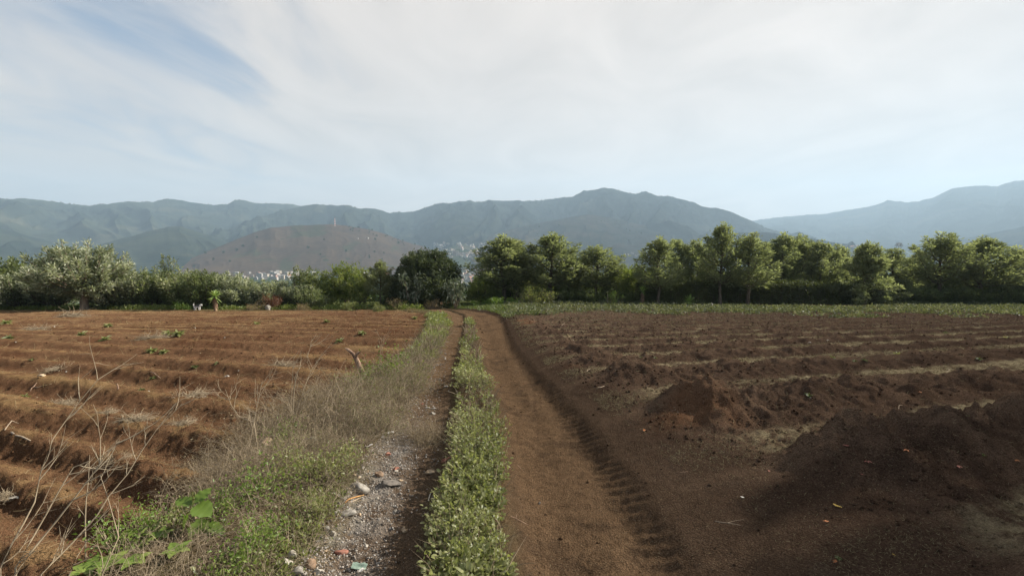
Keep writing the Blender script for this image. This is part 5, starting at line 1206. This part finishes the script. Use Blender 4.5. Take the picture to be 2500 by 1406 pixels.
stalk('thin stem in the dry bush with a fork at mid height', [(708, 1065), (730, 985), (745, 940), (760, 905), (775, 880)], 5.8, 6.2, 0.0055, 8, 12, GS)
stalk('straight thin stem at the left end of the dry bush heap', [(712, 1050), (711, 980), (714, 920), (718, 866)], 6.0, 6.1, 0.005, 3, 13, GS)
stalk('bare arching stem left of the dry bush heap', [(632, 1110), (620, 1030), (585, 1018), (565, 990), (550, 950)], 5.0, 5.6, 0.006, 9, 14, GS)
stalk('thin bare stem with curved branches beside the field hollow', [(600, 1130), (618, 1040), (630, 980), (640, 930)], 4.9, 5.2, 0.005, 8, 15, GS)
stalk('slender stem rising behind the greenish dry bush', [(905, 980), (920, 920), (928, 870), (932, 820)], 9.0, 9.4, 0.006, 8, 16, GS)

# twig heaps, weeds and leaves on the fields
def twig_heap(seed, n=170):
    r = np.random.default_rng(seed); b = np.stack([r.normal(size=n)*0.11, r.normal(size=n)*0.07, 0.02+0.05*r.random(n)], -1); P = curve(b, rdir(n, 0.05, r)*A(1, .8, .4), 0.22*(0.5+r.random(n)), 5, 0.3, 0.25, r); P[..., 2] = np.maximum(P[..., 2], 0.005)
    V, Fc, q = tubes(P, np.linspace(0.0045, 0.0016, 5)[None]+0*b[:, :1], 3); return MB().add(V, Fc, np.repeat(0.3+0.7*r.random(n), q)).me('twig_heap', [M_DRY])
TH = [twig_heap(701), twig_heap(702)]
for i, (px, py, s, lab) in enumerate(((138, 903, 1.5, 'heap of grey twigs on the upper terrace near the left edge'), (154, 985, 1.25, 'heap of grey twigs on the terrace below the broken stake'), (330, 1026, 1.2, 'pale heap of straw and twigs on a near terrace'), (256, 1008, 0.9, 'small twig heap left of the pale straw heap'),
                                      (470, 968, 1.5, 'twig heap on the terrace nearest the dry bush'), (178, 776, 5.0, 'grey brush pile on the far part of the left field'), (90, 806, 3.0, 'dark brush pile far out at the left edge'), (372, 826, 2.5, 'dark brush pile beside the green weed patch'), (690, 893, 2.0, 'dark tuft of roots in the middle of the left field'), (440, 1034, 1.0, 'flat straw heap at the end of a near terrace'), (15, 1212, 0.7, 'tangle of roots at the left photo edge'), (290, 1122, 0.6, 'roots hanging over the near hollow'))):
    p = hit(px, py); o = link('twig_heap', TH[i % 2]); o.location = p; s *= 0.72; o.scale = (s, s, s*0.8); o.rotation_euler = (0, 0, rng.random()*6); tag(o, lab, 'twigs', 'twig heaps on the left field')
def field_weed(seed, mat, n=30, L=0.13):
    r = np.random.default_rng(seed); D = rdir(n, 0.45, r); D[:, 2] = np.abs(D[:, 2]); V, Fc, q = leaf7(np.zeros((n, 3))+A(0, 0, 0.01), D*A(1, 1, 0.7), A(0, 0, 1.)+0.3*r.normal(size=(n, 3)), L*(0.5+0.9*r.random(n)), L*0.42*(0.6+0.7*r.random(n)), 0.3)
    return MB().add(V, Fc, np.repeat(r.random(n), q)).me('field_weed', [mat])
ML_FWD = mat_leaf('field_weed_leaf', (0.07, 0.095, 0.030), (0.125, 0.15, 0.050), (0.20, 0.21, 0.09), 0.35)
FW = [field_weed(711, ML_WEED, 44, 0.11), field_weed(712, ML_WEED, 36, 0.10), field_weed(713, ML_FWD, 30, 0.09)]
for i, (px, py, s, k, lab) in enumerate(((265, 797, 1.9, 0, 'grey-green weed in the far left field above the brush'), (200, 817, 2.0, 1, 'green weed in the left field below the far brush pile'), (258, 830, 1.9, 1, 'green weed on a terrace in the left field'), (410, 818, 2.2, 0, 'wide grey-green weed patch, left half'), (435, 821, 2.2, 0, 'wide grey-green weed patch, right half'),
                                         (370, 859, 1.4, 0, 'bluish-green weed in the middle of the left field'), (399, 861, 1.2, 0, 'smaller bluish-green weed right of the first'), (476, 897, 1.0, 2, 'yellow-green weed on the middle terraces'), (531, 888, 0.9, 2, 'small yellow-green sprout right of the yellow-green weed'), (61, 965, 0.7, 1, 'green weed on the near left terraces'),
                                         (23, 825, 2.6, 2, 'flat bright green patch at the left photo edge'), (15, 796, 2.2, 0, 'grey-green weed far out at the left edge'), (627, 789, 2.0, 0, 'small weed in the far middle of the left field'), (798, 792, 2.0, 1, 'weed with white flowers in the far left field'), (829, 834, 1.7, 1, 'flat green weed near the field edge by the track'), (1013, 778, 2.0, 1, 'weed in the far corner of the left field'), (885, 816, 1.7, 0, 'dull weed in the left field right of the flat one'), (375, 924, 0.8, 2, 'sprout beside the dark stick'), (80, 880, 1.0, 2, 'yellow weed on the left terraces'), (345, 952, 0.6, 2, 'thin green weed at a terrace edge'))):
    p = hit(px, py); o = link('field_weed', FW[k]); o.location = p; o.scale = (s, s, s); o.rotation_euler = (0, 0, rng.random()*6); tag(o, lab, 'weed', 'single weeds on the left field')
for i, (px, py, s, k, lab) in enumerate(((2029, 883, 1.0, 2, 'light green seedling in the furrow, left of three'), (2088, 884, 1.0, 2, 'light green seedling in the furrow, middle of three'), (2111, 882, 0.9, 2, 'light green seedling in the furrow, right of three'), (2362, 1044, 0.6, 2, 'light green seedling in the near furrow at the right'), (2259, 1056, 0.5, 2, 'light green seedling in the near furrow left of the other'),
                                         (2200, 1053, 0.65, 2, 'yellowish grass tuft at the start of the near furrow'), (1975, 960, 0.8, 2, 'yellowish grass tuft at the crest of the second ridge'), (2047, 1365, 0.3, 2, 'tiny green seedling on the dark foreground soil'), (2400, 1108, 0.35, 2, 'small green leaf tuft at the edge of the near furrow'), (1600, 876, 0.9, 2, 'green sprout on the dark ridges'), (1565, 874, 0.8, 2, 'flat green sprout left of the other on the dark ridges'),
                                         (2240, 925, 1.0, 2, 'green tuft in the third furrow'), (2130, 812, 1.4, 2, 'yellow tuft on the far dug soil'), (2310, 814, 1.3, 2, 'small yellow tuft on the far dug soil, right one'), (2390, 880, 1.0, 2, 'yellow-green sprout near the right edge'), (2190, 868, 1.2, 1, 'green tuft on the upper ridges'), (2460, 828, 1.4, 1, 'dull green tuft at the right photo edge'))):
    p = hit(px, py); o = link('field_weed', FW[k]); o.location = (p[0], p[1], g1(p[0], p[1], True)); s *= 0.75; o.scale = (s, s, s); o.rotation_euler = (0, 0, rng.random()*6); tag(o, lab, 'weed', 'single weeds on the right field')
M_FALL = [mat_plain('orange_leaf', (0.24, 0.085, 0.035), (0.33, 0.14, 0.05), 30), mat_plain('pink_leaf', (0.24, 0.09, 0.07), (0.33, 0.15, 0.11), 30), mat_plain('yellow_leaf', (0.36, 0.24, 0.05), (0.48, 0.34, 0.09), 30), mat_plain('white_petal', (0.6, 0.58, 0.52), (0.74, 0.72, 0.67), 30)]
def fallen(lab, px, py, wpx, k, seed):
    mb = MB(); L = at_scale(py)*wpx*0.8; r = np.random.default_rng(seed)
    for i in range(3): toothed_leaf(mb, (0, 0, 0.012), (math.cos(i*0.9+seed), math.sin(i*0.9+seed), 0.25), A(0, 0, 1.), L*(0.6+0.3*r.random()), L*0.35, 0.5, 0.35, seed+i)
    p = hit(px, py); o = link('fallen_leaf', mb.me('fallen_leaf', [M_FALL[k]], True)); o.location = (p[0], p[1], g1(p[0], p[1], True)); tag(o, lab, 'leaf', 'fallen leaves on the dark soil')
for i, (px, py, w_, k, lab) in enumerate(((1570, 1051, 13, 0, 'bright orange fallen leaf beside the track'), (2040, 1238, 19, 2, 'yellow three-pointed fallen leaf on the dark soil'), (2019, 1279, 15, 0, 'brownish orange fallen leaf below the yellow one'), (2043, 1376, 15, 0, 'orange fallen leaf under the tiny seedling'), (2213, 1111, 14, 0, 'orange star-shaped fallen leaf on the near ridge top'),
                                          (2116, 1127, 14, 1, 'pink fallen petals on the near ridge'), (2336, 1140, 15, 1, 'pinkish orange fallen leaf on the dark slope at the right'), (2102, 1163, 9, 1, 'small pink petal on the near ridge slope'), (2066, 1092, 16, 1, 'pink fallen leaf behind the near ridge'), (2113, 944, 9, 1, 'pink fallen leaf in the third furrow'), (2247, 969, 8, 0, 'small orange leaf on the second ridge'), (2350, 1012, 8, 0, 'small reddish leaf low on the second ridge'),
                                          (2459, 1026, 12, 1, 'reddish fallen leaf near the right edge'), (2179, 1359, 9, 2, 'pale yellow leaf on the foreground ridge foot'), (1812, 1218, 11, 3, 'pale curled leaf on the dark flat soil'), (1979, 836, 7, 3, 'white petal on the far ridges, left one'), (2084, 851, 6, 3, 'white petal on the far ridges, right one'), (2021, 832, 5, 3, 'small white flake on the far ridges'), (2478, 1128, 12, 0, 'orange leaf at the right photo edge'), (1875, 1150, 8, 1, 'small dry reddish leaf at the orange ridge end'))):
    fallen(lab, px, py, w_, k, 30+i)

# black and white dog at the field edge
def dog():
    e0 = hit(483, 758); s = 1.0
    V = [(-.22, 0, .33), (-.05, 0, .36), (.12, 0, .36), (.24, 0, .40), (.34, 0, .43), (.44, 0, .40)]; E = [(0, 1), (1, 2), (2, 3), (3, 4), (4, 5)]; Rr = [.10, .115, .12, .085, .075, .035]
    def chain(root, pts, rad):
        a = root
        for p, q in zip(pts, rad): V.append(p); Rr.append(q); E.append((a, len(V)-1)); a = len(V)-1
    for sy in (-.08, .08):
        chain(0, [(-.24, sy, .24), (-.17, sy, .17), (-.25, sy, .10), (-.24, sy, .02), (-.19, sy, .01)], [.07, .045, .03, .025, .025])
        chain(2, [(.16, sy, .24), (.15, sy, .13), (.16, sy, .02), (.20, sy, .01)], [.05, .032, .026, .026])
        chain(4, [(.31, sy*.7, .51)], [.022])
    chain(0, [(-.32, 0, .40), (-.38, 0, .49), (-.34, 0, .56), (-.27, 0, .56)], [.035, .03, .028, .02])
    me = bpy.data.meshes.new('dog'); me.from_pydata(V, E, []); o = link('dog', me); o.location = e0
    md = o.modifiers.new('skin', 'SKIN'); 
    if not me.skin_vertices: bpy.context.view_layer.objects.active = o
    for i, sv in enumerate(me.skin_vertices[0].data): sv.radius = (Rr[i], Rr[i]); sv.use_root = (i == 0)
    sb = o.modifiers.new('sub', 'SUBSURF'); sb.levels = 2; sb.render_levels = 2
    m = bpy.data.materials.new('dog_coat'); m.use_nodes = True; t = NT(m.node_tree); P = t.n('ShaderNodeTexCoord').outputs['Object']; sp = t.n('ShaderNodeSeparateXYZ', i={0: P})
    nz = t.math('MULTIPLY', t.noise(P, 7.0, 2.0), 0.12)
    k = t.math('MULTIPLY', t.math('GREATER_THAN', t.math('ADD', sp.outputs[2], nz), 0.385), t.math('MULTIPLY', t.math('GREATER_THAN', sp.outputs[0], -0.26), t.math('LESS_THAN', sp.outputs[0], 0.22)))
    col = t.mix(k, (0.72, 0.70, 0.66, 1), (0.016, 0.015, 0.015, 1)); bs = t.n('ShaderNodeBsdfPrincipled', i={'Base Color': col, 'Roughness': 0.8}); t.n('ShaderNodeOutputMaterial', i={'Surface': bs.outputs[0]}); me.materials.append(m)
    tag(o, 'white dog with a black back standing at the far edge of the left field', 'dog')
dog()

# ------------------------------------------------------------------ towns, masts and woods in the valley
M_WALL = [mat_plain('house_white', (0.27, 0.255, 0.24), (0.38, 0.36, 0.335), 0.4), mat_plain('house_cream', (0.34, 0.29, 0.23), (0.42, 0.37, 0.30), 0.4), mat_plain('house_block', (0.33, 0.31, 0.29), (0.42, 0.40, 0.37), 0.4)]
M_ROOF = [mat_plain('tin_roof', (0.26, 0.26, 0.26), (0.40, 0.40, 0.39), 0.3), mat_plain('rusty_roof', (0.30, 0.13, 0.09), (0.40, 0.20, 0.14), 0.3), mat_plain('slab_roof', (0.30, 0.29, 0.27), (0.40, 0.39, 0.37), 0.3), mat_plain('red_roof', (0.55, 0.14, 0.07), (0.62, 0.2, 0.1), 0.3)]
M_WIN = mat_plain('window_dark', (0.05, 0.055, 0.06), (0.09, 0.09, 0.10), 1.0)
def house_mesh(w_, d_, h_, roof, wall, kind):
    x, y = w_/2, d_/2; V = [(-x, -y, -4), (x, -y, -4), (x, y, -4), (-x, y, -4), (-x, -y, h_), (x, -y, h_), (x, y, h_), (-x, y, h_)]; Q = [(0, 1, 5, 4), (1, 2, 6, 5), (2, 3, 7, 6), (3, 0, 4, 7)]; mi = [0]*4; T = []
    if kind == 'flat':
        o = 0.35; b = len(V); V += [(-x-o, -y-o, h_), (x+o, -y-o, h_), (x+o, y+o, h_), (-x-o, y+o, h_), (-x-o, -y-o, h_+.5), (x+o, -y-o, h_+.5), (x+o, y+o, h_+.5), (-x-o, y+o, h_+.5)]
        Q += [(b+3, b+2, b+1, b), (b, b+1, b+5, b+4), (b+1, b+2, b+6, b+5), (b+2, b+3, b+7, b+6), (b+3, b, b+4, b+7), (b+4, b+5, b+6, b+7)]; mi += [1]*6
    else:
        rz_ = h_ + w_*0.2; b = len(V); o = 0.5; V += [(-x-o, -y-o, h_-.2), (x+o, -y-o, h_-.2), (x+o, y+o, h_-.2), (-x-o, y+o, h_-.2), (0, -y-o, rz_), (0, y+o, rz_)]
        Q += [(b, b+4, b+5, b+3), (b+4, b+1, b+2, b+5)]; mi += [1, 1]; V += [(0, -y, rz_-.25), (0, y, rz_-.25)]; Q += [(4, 5, len(V)-2, len(V)-2), (6, 7, len(V)-1, len(V)-1)]; mi += [0, 0]
    n = max(1, int(w_/3.2)); fl = max(1, int(h_/3))
    for f in range(fl):
        for k in range(n):
            cx = -x + w_*(k+.5)/n; cz = 1.5+3*f; b = len(V); V += [(cx-.55, -y-.05, cz-.6), (cx+.55, -y-.05, cz-.6), (cx+.55, -y-.05, cz+.7), (cx-.55, -y-.05, cz+.7)]; Q.append((b, b+1, b+2, b+3)); mi.append(2)
    me = bpy.data.meshes.new('house'); me.from_pydata(V, [], [q if len(set(q)) == 4 else q[:3] for q in Q]); me.polygons.foreach_set('material_index', mi)
    for m in (wall, roof, M_WIN): me.materials.append(m)
    return me
HP = []
for k in range(14):
    r_ = np.random.default_rng(800+k); HP.append(house_mesh(7+6*r_.random(), 8+4*r_.random(), (3, 3, 6, 6, 9)[k % 5]*1.0, M_ROOF[(0, 0, 2, 1, 0, 2, 1)[k % 7]], M_WALL[(0, 0, 1, 2, 0, 1)[k % 6]], 'flat' if k % 3 else 'gable'))
HP.append(house_mesh(11, 9, 6, M_ROOF[3], M_WALL[0], 'gable'))
def town(n, x0, x1, y0, y1, lab, group, seed, sc=1.0):
    r = np.random.default_rng(seed); k = 0; tr = 0
    while k < n and tr < n*4:
        tr += 1; p = far_hit(x0+(x1-x0)*r.random(), y0+(y1-y0)*r.random(), 900, 4500, 700)
        if p is None: continue
        o = link('house', HP[r.integers(0, 14)]); o.location = p; o.rotation_euler = (0, 0, r.normal()*0.5); s = sc*(0.8+0.5*r.random()); o.scale = (s, s, s); tag(o, lab, 'house', group); k += 1
town(120, 1058, 1196, 592, 629, 'pale house in the hillside town at the foot of the mountain', 'houses of the hillside town', 1, 1.15)
town(80, 1125, 1200, 658, 692, 'pale house in the nearer town right of the dense round tree', 'houses of the nearer town', 2)
town(48, 556, 775, 663, 682, 'whitish house at the foot of the brown hill', 'houses at the foot of the brown hill', 3, 0.9)
town(14, 885, 945, 660, 690, 'whitish house seen between the middle bushes', 'houses behind the middle bushes', 4)
town(8, 1500, 1565, 619, 627, 'white house seen in the gap of the right tree row', 'houses in the gap of the right tree row', 5)
town(10, 2050, 2260, 583, 606, 'white house on the hazy valley plain at the right', 'houses on the hazy plain', 6, 1.6)
for (px, py, s, lab) in ((897, 583, 1.3, 'white house on the right shoulder of the brown hill'), (873, 583, 1.0, 'small house left of the white one on the brown hill'), (668, 668, 1.8, 'large white flat-roofed building above the pale bushes'), (675, 671, 1.5, 'white building beside the large flat-roofed one'), (1154, 679, 1.0, 'house with a bright red roof in the nearer town')):
    p = far_hit(px, py, 900, 4500, 900)
    if p is None: continue
    o = link('house', HP[14] if 'red roof' in lab else HP[1]); o.location = p; o.scale = (s, s, s); tag(o, lab, 'house')
def arcade():
    p = far_hit(1140, 621, 900, 4500, 900); mb = MB(); L = 150.0; n = 15
    bx = np.array([(0, 0), (1, 0), (1, 1), (0, 1)], float); fq = np.array([(0, 1, 5, 4), (1, 2, 6, 5), (2, 3, 7, 6), (3, 0, 4, 7), (4, 5, 6, 7), (3, 2, 1, 0)])
    def box(x0, x1, y0, y1, z0, z1): mb.add([(x0+(x1-x0)*a, y0+(y1-y0)*b, z) for z in (z0, z1) for a, b in bx], fq)
    box(-L/2, L/2, 2, 14, -5, 8); box(-L/2-1, L/2+1, -2, 15, 8.02, 10.5)
    for k in range(n+1): x = -L/2 + L*k/n; box(x-.9, x+.9, -1.5, 1.98, -5, 8)
    o = link('arcaded_building', mb.me('arcaded_building', [M_WALL[1]])); o.location = p; o.rotation_euler = (0, 0, 0.12); tag(o, 'long pale building with a row of pillars below the hillside town', 'building')
arcade()
def lattice(name, lab, p, H, w0, w1, r, mats, arm=None, discs=()):
    mb = MB(); n = 9; zs = np.linspace(0, H, n); wv = np.linspace(w0, w1, n)/2
    for sx, sy in ((-1, -1), (1, -1), (1, 1), (-1, 1)):
        V, Fc, _ = tubes(np.stack([sx*wv, sy*wv, zs], -1)[None], r+0*zs[None], 4); mb.add(V, Fc)
    for k in range(n-1):
        for (ax, ay), (bx, by) in (((-1, -1), (1, -1)), ((1, -1), (1, 1)), ((1, 1), (-1, 1)), ((-1, 1), (-1, -1))):
            for a, b in (((ax, ay), (bx, by)), ((bx, by), (ax, ay))):
                V, Fc, _ = tubes(np.array([[(a[0]*wv[k], a[1]*wv[k], zs[k]), (b[0]*wv[k+1], b[1]*wv[k+1], zs[k+1])]]), np.array([[r*.6, r*.6]]), 3); mb.add(V, Fc)
    e = empty(name, p); tag(e, lab, 'tower'); link('mast', mb.me('mast', [mats[0]]), e)
    if arm:
        for z, a in arm:
            m2 = MB(); V, Fc, _ = tubes(np.array([[(-a, 0, z), (a, 0, z)]]), np.array([[r*1.6, r*1.6]]), 4); m2.add(V, Fc)
            for q in (-1, -.5, .5, 1): V, Fc, _ = tubes(np.array([[(q*a, 0, z-.8), (q*a, 0, z+.9)]]), np.array([[r*1.4, r*1.4]]), 4); m2.add(V, Fc)
            link('crossarm', m2.me('crossarm', [mats[0]]), e)
    for (x, z, s) in discs:
        m3 = MB(); V, Fc, _ = tubes(np.array([[(x, -1.2, z), (x, -.9, z), (x, -.8, z)]]), np.array([[s, s*.95, s*.2]]), 12); m3.add(V, Fc); m3.Fq.setdefault(12, []).append(np.array([list(range(12))[::-1]])); link('dish', m3.me('dish', [mats[1]]), e)
def mat_bands():
    m = bpy.data.materials.new('red_white_paint'); m.use_nodes = True; t = NT(m.node_tree); z = t.n('ShaderNodeSeparateXYZ', i={0: t.n('ShaderNodeTexCoord').outputs['Object']}).outputs[2]
    k = t.math('GREATER_THAN', t.math('FRACT', t.math('DIVIDE', z, 11.0)), 0.5); bs = t.n('ShaderNodeBsdfPrincipled', i={'Base Color': t.mix(k, (0.6, 0.58, 0.56, 1), (0.50, 0.10, 0.07, 1)), 'Roughness': 0.6}); t.n('ShaderNodeOutputMaterial', i={'Surface': bs.outputs[0]}); return m
M_STEEL = mat_plain('grey_steel', (0.22, 0.23, 0.24), (0.30, 0.31, 0.32), 2.0, 0.6)
x_, y_ = far_hit(818, 552, 1500, 3300, 1500)[:2]; lattice('telecom_mast', 'red and white lattice mast on top of the brown hill', (x_, y_, float(terrain_z(A(x_), A(y_))[0])-2), 42, 5.0, 2.2, 0.34, (mat_bands(), M_PAPER))
pz = at(2195, 592, 380); lattice('lattice_tower', 'grey lattice tower with antennas behind the right tree row', (pz[0], pz[1], pz[2]-34), 34, 4.5, 1.8, 0.13, (M_STEEL, M_PAPER), ((31.5, 3.2), (32.6, 2.4)), ((0.6, 26.5, 1.2), (1.2, 22.5, 1.0), (-.6, 26.0, 0.9)))

def woods():
    r = np.random.default_rng(89); n = 6000; px = -60+2620*r.random(n); a = np.arctan((px-1250)/F); rr = 500*(4200/500)**r.random(n); x, y = rr*np.sin(a), rr*np.cos(a)
    zt = terrain_z(x, y); e_ = layer_z('E', x, y); ok = (zt < -25) & (e_ < zt-0.5) & (zt < valley_z(x, y)+4); ok &= r.random(n) < (0.2+1.2*(vn(x/260, y/260, 61) > 0.42))
    x, y, rr, zt = x[ok], y[ok], rr[ok], zt[ok]; n = len(x); V, Fc = ICO2; nv = len(V); s = 3.2+3.2*r.random(n)
    P = V[None]*s[:, None, None]*A(1, 1, 1.05)*(0.62+0.6*r.random((n, nv, 1))) + np.stack([x, y, zt+s*0.5], -1)[:, None]
    tag(link('valley_woods', MB().add(P.reshape(-1, 3), (np.arange(n)[:, None, None]*nv+Fc[None]).reshape(-1, 3), np.repeat(0.15+0.6*r.random(n), nv)).me('valley_woods', [mat_leaf('far_wood', (0.018, 0.028, 0.014), (0.034, 0.046, 0.022), (0.06, 0.07, 0.035), 0.0)])), 'scattered woods covering the valley floor', 'woods', kind='stuff')
    # fringe of trees on the skyline ridges
    Pl = []; Sl = []
    for key, cnt in (('B', 900), ('A', 500), ('F', 300)):
        az, H, d = LAYERS[key][:3]; aa = az[1]+(az[-2]-az[1])*r.random(cnt); rad = d+r.normal(size=cnt)*(60 if key != 'F' else 300); xx, yy = rad*np.sin(aa), rad*np.cos(aa); k = vn(aa*60, aa*0, 63) > 0.35; xx, yy = xx[k], yy[k]; s = 3+5*r.random(len(xx))**2
        Pl.append(np.stack([xx, yy, layer_z(key, xx, yy)+s*0.4], -1)); Sl.append(s)
    Pc, s = np.concatenate(Pl), np.concatenate(Sl); n = len(s); V, Fc = ICO1; nv = len(V); P = V[None]*s[:, None, None]*(0.6+0.7*r.random((n, nv, 1)))+Pc[:, None]
    tag(link('ridge_woods', MB().add(P.reshape(-1, 3), (np.arange(n)[:, None, None]*nv+Fc[None]).reshape(-1, 3), 0.2).me('ridge_woods', [ML_ROUND])), 'fringe of trees along the distant ridge tops', 'woods', kind='stuff')
    # single trees on the brown hill
    T = []
    for k in range(3):
        mb, cs = crown([(0, 0, 4.6, 3.0, 3.0, 3.2, 60)], 10, 1.3, 0.8, 1.2, (0.0, 0.4, 0.3), 870+k, 0.3, 0.5); V, Fc, _ = tubes(np.array([[(0, 0, -1), (0, 0, 4.5)]]), np.array([[.5, .25]]), 5); mb.add(V, Fc, 0.0); T.append(mb.me('hill_tree', [ML_ROUND]))
    k = 0
    for i in range(400):
        if k >= 55: break
        if r.random() < 0.6: px = 850+260*r.random(); py = float(np.interp(px, [850, 880, 930, 970, 1000, 1035, 1060, 1110], [552, 557, 567, 582, 593, 603, 613, 634]))+r.random()**2*14+0.5
        else: px = 470+560*r.random(); py = 575+80*r.random()
        p = far_hit(px, py, 1500, 3300, 700)
        if p is None or layer_z('E', p[:1], p[1:2])[0] < p[2]-3: continue
        o = link('hill_tree', T[k % 3]); o.location = p; s = 0.6+0.7*r.random(); o.scale = (s*1.2, s*1.2, s); o.rotation_euler = (0, 0, r.random()*6)
        tag(o, 'small dark tree dotted on the right shoulder of the brown hill' if px > 850 and py < 625 else 'small dark tree on the bare slope of the brown hill', 'tree', 'small trees on the brown hill'); k += 1
woods()
